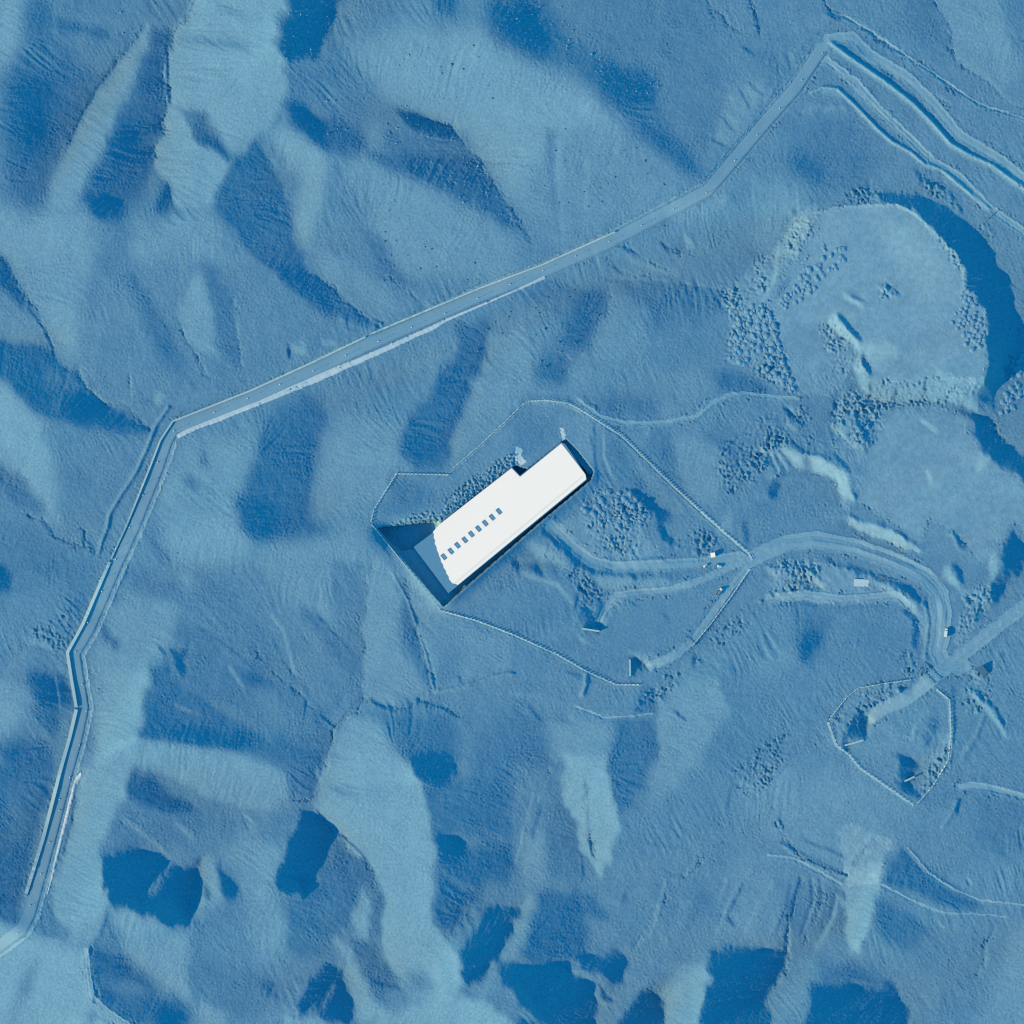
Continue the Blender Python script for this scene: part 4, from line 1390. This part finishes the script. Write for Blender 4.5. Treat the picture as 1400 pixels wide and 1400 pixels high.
for k, (x, y) in enumerate(pairs(lv)):
    seg = min(range(len(CORR) - 1), key=lambda i: dist([CORR[i], CORR[i + 1]], np.array([x]), np.array([y]))[0])
    hd = math.atan2(-(CORR[seg + 1][1] - CORR[seg][1]), CORR[seg + 1][0] - CORR[seg][0])
    loc = at(x, y)
    if lamp0 is None:
        lamp0 = thing("street_lamp", "white lamp post standing in the middle of the patrol road", "street lamp", loc, hd, "lamp posts along the patrol road")
        MB().box((0, 0, 0.2), (0.8, 0.8, 0.9)).build("base", M['dull'], lamp0)
        MB().cyl((0, 0, 3.2), 0.11, 5.2, 8, r2=0.07).build("pole", M['metal'], lamp0)
        MB().box((0, 0, 5.9), (1.0, 0.5, 0.2), 0, 0.85).build("lamp_head", M['lamp'], lamp0)
    else:
        dup(lamp0, loc, hd)

def resample(pts, n):
    d = [0.0]
    for a, b in zip(pts[:-1], pts[1:]): d.append(d[-1] + math.hypot(b[0] - a[0], b[1] - a[1]))
    t = np.linspace(0, d[-1], n)
    return np.interp(t, d, [p[0] for p in pts]), np.interp(t, d, [p[1] for p in pts])
for i, (up, lo) in enumerate(VERGES):
    n = 260
    ux_, uy_ = resample(up, n); lx, ly = resample(lo, n); v = []; f = []
    jit = np.convolve(np.random.default_rng(50 + i).standard_normal(n + 8), np.ones(9) / 3, 'valid') * 0.28
    m_ = 5
    for k in range(n):
        for j in range(m_):
            t = j / (m_ - 1) * (1 + jit[k] * 0.12) - (0.04 * jit[-1 - k] if j == 0 else 0)
            x = ux_[k] + (lx[k] - ux_[k]) * t; y = uy_[k] + (ly[k] - uy_[k]) * t
            v.append((*wxy(x, y), float(zat(x, y)) + (0.28 if 0 < j < m_ - 1 else -0.25)))
    for k in range(n - 1):
        for j in range(m_ - 1):
            a = k * m_ + j; f.append((a, a + m_, a + m_ + 1, a + 1))
    o = mesh("stone_verge", v, f, M['pale'], None, True)
    o["kind"] = 'structure'; o["label"] = "strip of pale crushed stone along the road edge"

# ---------------------------------------------------------------- fences with concrete posts
def fence(pts, label, step=5.4, big=0.7, kerb=0.9, h=1.7):
    kerb *= 1.35
    al = along(pts, step)
    b = at(al[0][0], al[0][1])
    t = thing("security_fence", label, "fence", b)
    o = Vector(b)
    gp = [Vector(p) - o for p in ground_pts(pts, 2.0)]
    MB().ribbon(gp, kerb, 0.28, 0.4).build("footing", M['concrete'], t)
    MB().ribbon([p + Vector((0, 0, h * 0.72)) for p in gp], 0.09, 0.09, 0.0).build("rail", M['metal'], t)
    base = MB().box((0, 0, h / 2 - 0.1), (big, big, h + 0.2), 0, 0.8)
    first = None
    for x, y, a in al[:100]:
        if first is None:
            first = base.build("post", M['concrete'], t); q = first
        else:
            q = first.copy(); C.objects.link(q); q.parent = t
        q.location = Vector(at(x, y)) - o; q.rotation_euler = (0, 0, a)
    return t
fence([(613, 649), (542, 647.5), (511, 697), (507, 715)], "fence with pale posts round the outer corner above the dark excavation end")
fence([(508, 717), (540, 756), (575, 799), (602, 834)], "fence running straight along the rim of the excavation", 6.5, 0.5, 0.6)
fence([(603, 835), (650, 848), (700, 867), (760, 894), (802, 918), (842, 936), (874, 936)], "long dotted fence sloping down from the excavation corner past the adit pits")
fence([(617, 642), (655, 610), (693, 574), (711, 556)], "straight fence between the white roof and the dark gully", 6.5, 0.45, 0.6)
fence([(712, 555), (724, 548), (745, 547), (775, 551), (790, 558), (818, 576), (850, 596)], "curved fence looping over the top of the hall compound", 4.5, 0.55, 1.0)
fence([(851, 597), (880, 625), (920, 664), (957, 698)], "dotted fence running down the slope right of the hall", 4.2, 0.7, 0.9)
fence([(958, 699), (990, 728), (1024, 757), (1029, 767)], "fence meeting the site road junction from the slope above", 6.0, 0.5, 1.3)
fence([(1025, 778), (1000, 815), (970, 855), (945, 885)], "low fence along the right edge of the slanting site road", 6.0, 0.45, 0.8)
fence([(1245, 929), (1210, 934), (1175, 940), (1156, 955), (1133, 985)], "dotted fence curving over the upper edge of the small lower compound", 4.3, 0.62, 0.7)
fence([(1132, 987), (1142, 1018), (1160, 1032), (1175, 1050), (1250, 1102)], "bright straight fence on the lower left edge of the small compound", 6.0, 0.5, 1.5)
fence([(1253, 1100), (1275, 1075), (1296, 1040), (1300, 1000), (1298, 957), (1280, 942)], "fence closing the right edge of the small lower compound", 5.5, 0.5, 0.9)

# ---------------------------------------------------------------- headwalls of the adit pits
def headwall(p, q, label, h=3.0, depth=7.0):
    (x0, y0), (x1, y1) = p, q
    mx, my = (x0 + x1) / 2, (y0 + y1) / 2
    top = max(float(zat(x0, y0)), float(zat(x1, y1)), float(zat(mx, my)))
    X, Y = wxy(mx, my); L = math.hypot(x1 - x0, y1 - y0) * S; a = math.atan2(-(y1 - y0), x1 - x0)
    t = thing("headwall", label, "retaining wall", (X, Y, top - depth), a)
    w = 0.9
    wall = MB().box((-L / 2 + L * 0.17, 0, depth / 2), (L * 0.34, w, depth + 0.4)).box((L / 2 - L * 0.17, 0, depth / 2), (L * 0.34, w, depth + 0.4))
    wall.box((0, 0, depth * 0.75 + 0.1), (L * 0.32, w, depth * 0.5 + 0.2))
    wall.build("wall_body", M['concrete'], t)
    MB().box((0, 0, depth + 0.36), (L + 0.5, w + 0.5, 0.3)).build("coping", M['concrete'], t)
    return t
headwall((796, 859.5), (819, 863), "pale headwall at the foot of the fan-shaped adit pit", depth=6)
headwall((861, 902), (861.5, 924), "pale headwall on the left side of the triangular adit pit", depth=5)
headwall((1155, 1019), (1180, 1012), "pale headwall below the rounded pit in the lower compound", depth=5)
headwall((1237, 1068), (1250, 1062), "pale headwall below the notched pit in the lower compound", depth=5)

# ---------------------------------------------------------------- vehicles and site things
def wheel(t, x, y, r=0.42, w=0.28):
    o = MB().cyl((0, 0, 0), r, w, 14, 'y').build("wheel", M['tyre'], t)
    MB().cyl((0, 0, 0), r * 0.55, w + 0.03, 10, 'y').build("rim", M['metal'], o)
    o.location = (x, y, r); return o
def pickup(loc, rz, label):
    t = thing("pickup_truck", label, "pickup truck", loc, rz)
    b = MB().box((0, 0, 0.72), (5.2, 1.9, 0.55)).box((1.75, 0, 1.08), (1.6, 1.8, 0.2), 0, 0.94)
    for sy in (-1, 1): b.box((-1.62, sy * 0.9, 1.15), (1.9, 0.1, 0.32))
    b.box((-2.54, 0, 1.15), (0.1, 1.72, 0.32))
    b.build("body", M['white'], t)
    MB().box((0.1, 0, 1.36), (2.1, 1.75, 0.72), 0, 0.82).build("cab", M['white'], t)
    MB().box((1.13, 0, 1.38), (0.3, 1.5, 0.46), 0, 0.8).build("windscreen", M['window'], t)
    MB().box((-1.6, 0, 1.02), (1.75, 1.66, 0.05)).build("load_bed", M['dark'], t)
    for x in (1.65, -1.6):
        for y in (-0.9, 0.9): wheel(t, x, y)
    for y in (-0.65, 0.65): MB().box((2.62, y, 0.8), (0.08, 0.35, 0.2)).build("headlight", M['glass'], t)
    return t
def lorry(loc, rz, label, sides):
    t = thing("lorry", label, "lorry", loc, rz)
    MB().box((0, 0, 0.75), (7.0, 1.0, 0.3)).build("chassis", M['dark'], t)
    MB().box((2.6, 0, 1.75), (1.7, 2.3, 1.9), 0, 0.94).build("cab", M['white'], t)
    MB().box((3.43, 0, 2.1), (0.12, 1.9, 0.75)).build("windscreen", M['window'], t)
    if sides == 'box':
        MB().box((-0.95, 0, 2.1), (5.1, 2.4, 2.4)).build("cargo_box", M['white'], t)
    else:
        d = MB()
        for sy in (-1, 1): d.box((-0.95, sy * 1.15, 1.6), (5.1, 0.12, 1.3))
        d.box((1.55, 0, 1.6), (0.12, 2.18, 1.3)).box((-3.45, 0, 1.5), (0.12, 2.18, 1.1)).box((-0.95, 0, 1.0), (4.86, 2.18, 0.12))
        d.build("tipper_body", M['white'], t)
        MB().box((-0.95, 0, 1.3), (4.6, 2.1, 0.4), 0, 0.7).build("load", M['earth'], t)
    for x in (2.4, -1.6, -2.7):
        for y in (-1.0, 1.0): wheel(t, x, y, 0.5, 0.32)
    return t
pickup(at(963, 774.5, 0.02), math.radians(35), "left of two white pickups parked just below the small white cabin")
pickup(at(982, 774, 0.02), math.radians(-8), "right of two white pickups parked near the road junction")
lorry(at(983, 809, 0.02), math.radians(52), "white tipper lorry standing on the slanting site road", 'tip')
lorry(at(1293, 865, 0.02), math.radians(83), "white box lorry driving on the wide haul road bend", 'box')
t = thing("site_cabin", "small square white cabin above the two parked pickups", "cabin", at(974.6, 758.8, -0.1), math.radians(8))
MB().box((0, 0, 1.35), (3.4, 3.4, 2.7)).build("wall_body", M['white'], t)
MB().box((0, 0, 2.79), (3.8, 3.8, 0.16)).build("roof", M['roof'], t)
MB().box((0.4, -1.72, 1.05), (0.9, 0.06, 2.0)).build("door", M['dark'], t)
t = thing("concrete_slab", "pale rectangular concrete slab on the terrace inside the haul road bend", "slab", at(1178, 797, 0.0), math.radians(-3))
MB().box((0, 0, 0.05), (12.6, 6.0, 0.7)).build("slab_body", M['pale'], t)
t = thing("pit_shade_block", "added dark-topped block standing for pit shade beside the rubble near the road fork", "pit_shade_block", at(1343, 917, -0.3), math.radians(38))  # invented block, stands in for a dark shaded pit
MB().box((0, 0, 1.5), (5.2, 8.0, 3.0)).build("wall_body", M['dull'], t)
MB().box((0, 0, 3.12), (5.6, 8.4, 0.22)).build("roof", M['dark'], t)  # dark top carries the pit's shade as colour
MB().box((-2.63, 1.0, 1.1), (0.08, 1.0, 2.1)).build("door", M['concrete'], t)
def barrier(p, q, label, name="road_barrier"):
    (x0, y0), (x1, y1) = p, q
    b = at(x0, y0); e = at(x1, y1); t = thing(name, label, "barrier", b)
    d = Vector(e) - Vector(b)
    for k in (0.0, 0.33, 0.66, 1.0):
        MB().box((d.x * k, d.y * k, d.z * k + 0.5), (0.5, 0.5, 1.6)).build("post", M['concrete'], t)
    n = 12
    MB().ribbon([(d.x * i / n, d.y * i / n, float(zat(x0 + (x1 - x0) * i / n, y0 + (y1 - y0) * i / n)) - b[2] + 0.8) for i in range(n + 1)], 0.3, 0.25, 0.1).build("rail", M['dark'], t)
    return t
barrier((1263, 906), (1284, 928), "upper of two gate barriers crossing the road at the lower compound")
barrier((1257, 914), (1276, 934), "lower of two gate barriers crossing the road at the lower compound")
barrier((1350, 300), (1362, 289), "short barrier closing the track beside the rim of the dark slope")
barrier((937, 871), (950, 881), "barrier across the slanting site road at its pale stretch")
barrier((1199, 787), (1222, 794), "long low barrier on the bank under the haul road")
# ---------------------------------------------------------------- tipped heaps of earth and loose boulders
def lump(name, r, h, seed, mat, rough=0.25, rings=5, seg=11):
    q = random.Random(seed); v = []; f = []
    off = [1 + rough * (q.random() - 0.5) * 1.6 for _ in range(seg)]
    for i in range(rings):
        t = i / rings
        for j in range(seg):
            a = 2 * math.pi * j / seg
            rr_ = r * (1 - t ** 1.15) * (off[j] * (1 - t) + t) * (1 + rough * 0.4 * (q.random() - 0.5))
            v.append((rr_ * math.cos(a), rr_ * math.sin(a), -0.3 * r if i == 0 else h * (1 - (1 - t) ** 1.5) * (1 + rough * 0.4 * (q.random() - 0.5))))
    v.append((0, 0, h))
    for i in range(rings - 1):
        for j in range(seg):
            k = (j + 1) % seg
            f.append((i * seg + j, i * seg + k, (i + 1) * seg + k, (i + 1) * seg + j))
    for j in range(seg): f.append(((rings - 1) * seg + j, (rings - 1) * seg + (j + 1) % seg, rings * seg))
    f.append(tuple(range(seg))[::-1])
    me = bpy.data.meshes.new(name); me.from_pydata(v, [], f); me.update(); me.materials.append(mat)
    return me
HEAPS = [lump("earth_heap", 2.55, 1.15, 100 + i, M['earth']) for i in range(6)]
CLUSTERS = [
    (tp(1050, 350, "40 240 140 140 280 -30 340 -70 420 -50 430 10 320 130 200 240 140 300 70 290"), 52, 5.2, "tipped earth heap in the long slanting row across the plateau"),
    (tp(1050, 350, "-140 330 -80 240 -10 280 40 380 80 480 120 640 160 740 90 740 0 660 -100 610 -230 580 -200 460"), 90, 5.6, "tipped earth heap in the crowded patch on the left of the plateau"),
    (tp(1050, 350, "1000 380 1060 200 1090 160 1140 280 1180 380 1190 480 1160 560 1100 520 1060 430"), 48, 5.6, "tipped earth heap at the plateau rim above the dark slope"),
    (tp(1050, 350, "1330 560 1390 530 1480 530 1480 640 1330 880 1260 860 1300 720"), 48, 5.4, "tipped earth heap beyond the dark slope at the right edge"),
    (tp(700, 350, "380 1380 460 1270 640 1290 760 1400 740 1490 560 1480 440 1460"), 44, 5.4, "tipped earth heap in the patch right of the hall"),
    (tp(1050, 350, "480 900 560 920 590 990 520 1060 430 990"), 10, 6.5, "tipped earth heap on the mound in the middle of the spoil ground"),
]
for ci, (poly, nmax, sp, label) in enumerate(CLUSTERS):
    q = random.Random(40 + ci); pts = []
    xs = [p[0] for p in poly]; ys = [p[1] for p in poly]
    ang = 0.85 if ci != 1 else 1.15
    ca, sa = math.cos(ang), math.sin(ang)
    ccx, ccy = sum(xs) / len(xs), sum(ys) / len(ys)
    for i in range(-30, 31):
        for j in range(-30, 31):
            u, w_ = (i + 0.5 * (j % 2)) * sp, j * sp * 0.95
            x = ccx + u * ca - w_ * sa + q.uniform(-1.1, 1.1); y = ccy + u * sa + w_ * ca + q.uniform(-1.1, 1.1)
            if inside(poly, np.array([x]), np.array([y]))[0]: pts.append((x, y))
    q.shuffle(pts)
    for x, y in pts[:nmax]:
        o = bpy.data.objects.new("earth_heap", q.choice(HEAPS)); C.objects.link(o)
        k = q.uniform(0.75, 1.2)
        o.location = at(x, y); o.rotation_euler = (0, 0, q.uniform(0, 6.3)); o.scale = (k, k * q.uniform(0.8, 1.15), k * q.uniform(0.75, 1.15))
        tag(o, label, "earth heap", ["heaps in the slanting row", "heaps left of the plateau", "heaps at the plateau rim", "heaps beyond the dark slope", "heaps right of the hall", "heaps on the middle mound"][ci])
ROCKS = [lump("boulder", 0.8, 0.95, 300 + i, M['rock'], 0.5, 4, 8) for i in range(5)]
DARKS = [lump("boulder", 0.75, 0.9, 400 + i, M['darkrock'], 0.5, 4, 8) for i in range(4)]
FIELDS = [
    (tp(350, 0, "170 60 450 -20 400 160 320 340 150 320"), 26, "pale boulder in the narrow dark hollow at the top left", "boulders in the top left hollow", 0),
    (tp(350, 0, "380 500 800 560 900 640 860 800 560 860 400 820"), 22, "pale boulder on the dark slope left of the upper middle", "boulders on the upper middle slope", 0),
    (tp(350, 0, "820 640 1000 680 1250 900 1400 1180 1300 1230 1080 1080 1000 900"), 44, "pale boulder on the dark wedge under the curved crest", "boulders under the curved crest", 0),
    (tp(700, 0, "0 0 250 20 450 200 800 380 820 560 520 480 300 340 60 300"), 64, "pale boulder scattered on the large dark upper slope", "boulders on the large upper slope", 0),
    (tp(350, 0, "600 1100 900 1150 1400 1300 1400 1900 1000 2000 700 1600"), 36, "brown boulder on the slope above the middle of the road", "boulders above the road", 1),
    (tp(350, 0, "700 250 1200 250 1400 600 1100 600 800 500"), 18, "brown boulder on the broad pale upper ridge", "boulders on the pale ridge", 1),
    (tp(700, 350, "60 180 500 150 480 420 300 700 160 650"), 34, "brown boulder on the dark slope below the end of the pale verge", "boulders below the verge", 1),
    (tp(0, 0, "560 60 760 60 720 240 600 180"), 12, "pale boulder on the rough patch above the light stripe", "boulders above the stripe", 0),
    (tp(700, 0, "100 500 700 800 900 1000 400 1200 0 1100"), 30, "brown boulder on the wide even flank above the road", "boulders on the wide flank", 1),
]
for fi, (poly, nmax, label, group, kind) in enumerate(FIELDS):
    q = random.Random(70 + fi)
    xs = [p[0] for p in poly]; ys = [p[1] for p in poly]; n_ = 0
    while n_ < nmax:
        x, y = q.uniform(min(xs), max(xs)), q.uniform(min(ys), max(ys))
        if not inside(poly, np.array([x]), np.array([y]))[0] or dist(CORR, np.array([x]), np.array([y]))[0] < 13: continue
        n_ += 1
        o = bpy.data.objects.new("boulder", q.choice(DARKS if kind else ROCKS)); C.objects.link(o)
        k = 0.6 + 0.75 * q.random() ** 2
        o.location = at(x, y); o.rotation_euler = (q.uniform(-.2, .2), q.uniform(-.2, .2), q.uniform(0, 6.3)); o.scale = (k, k * q.uniform(0.7, 1.1), k * q.uniform(0.7, 1.2))
        tag(o, label, "boulder", group)
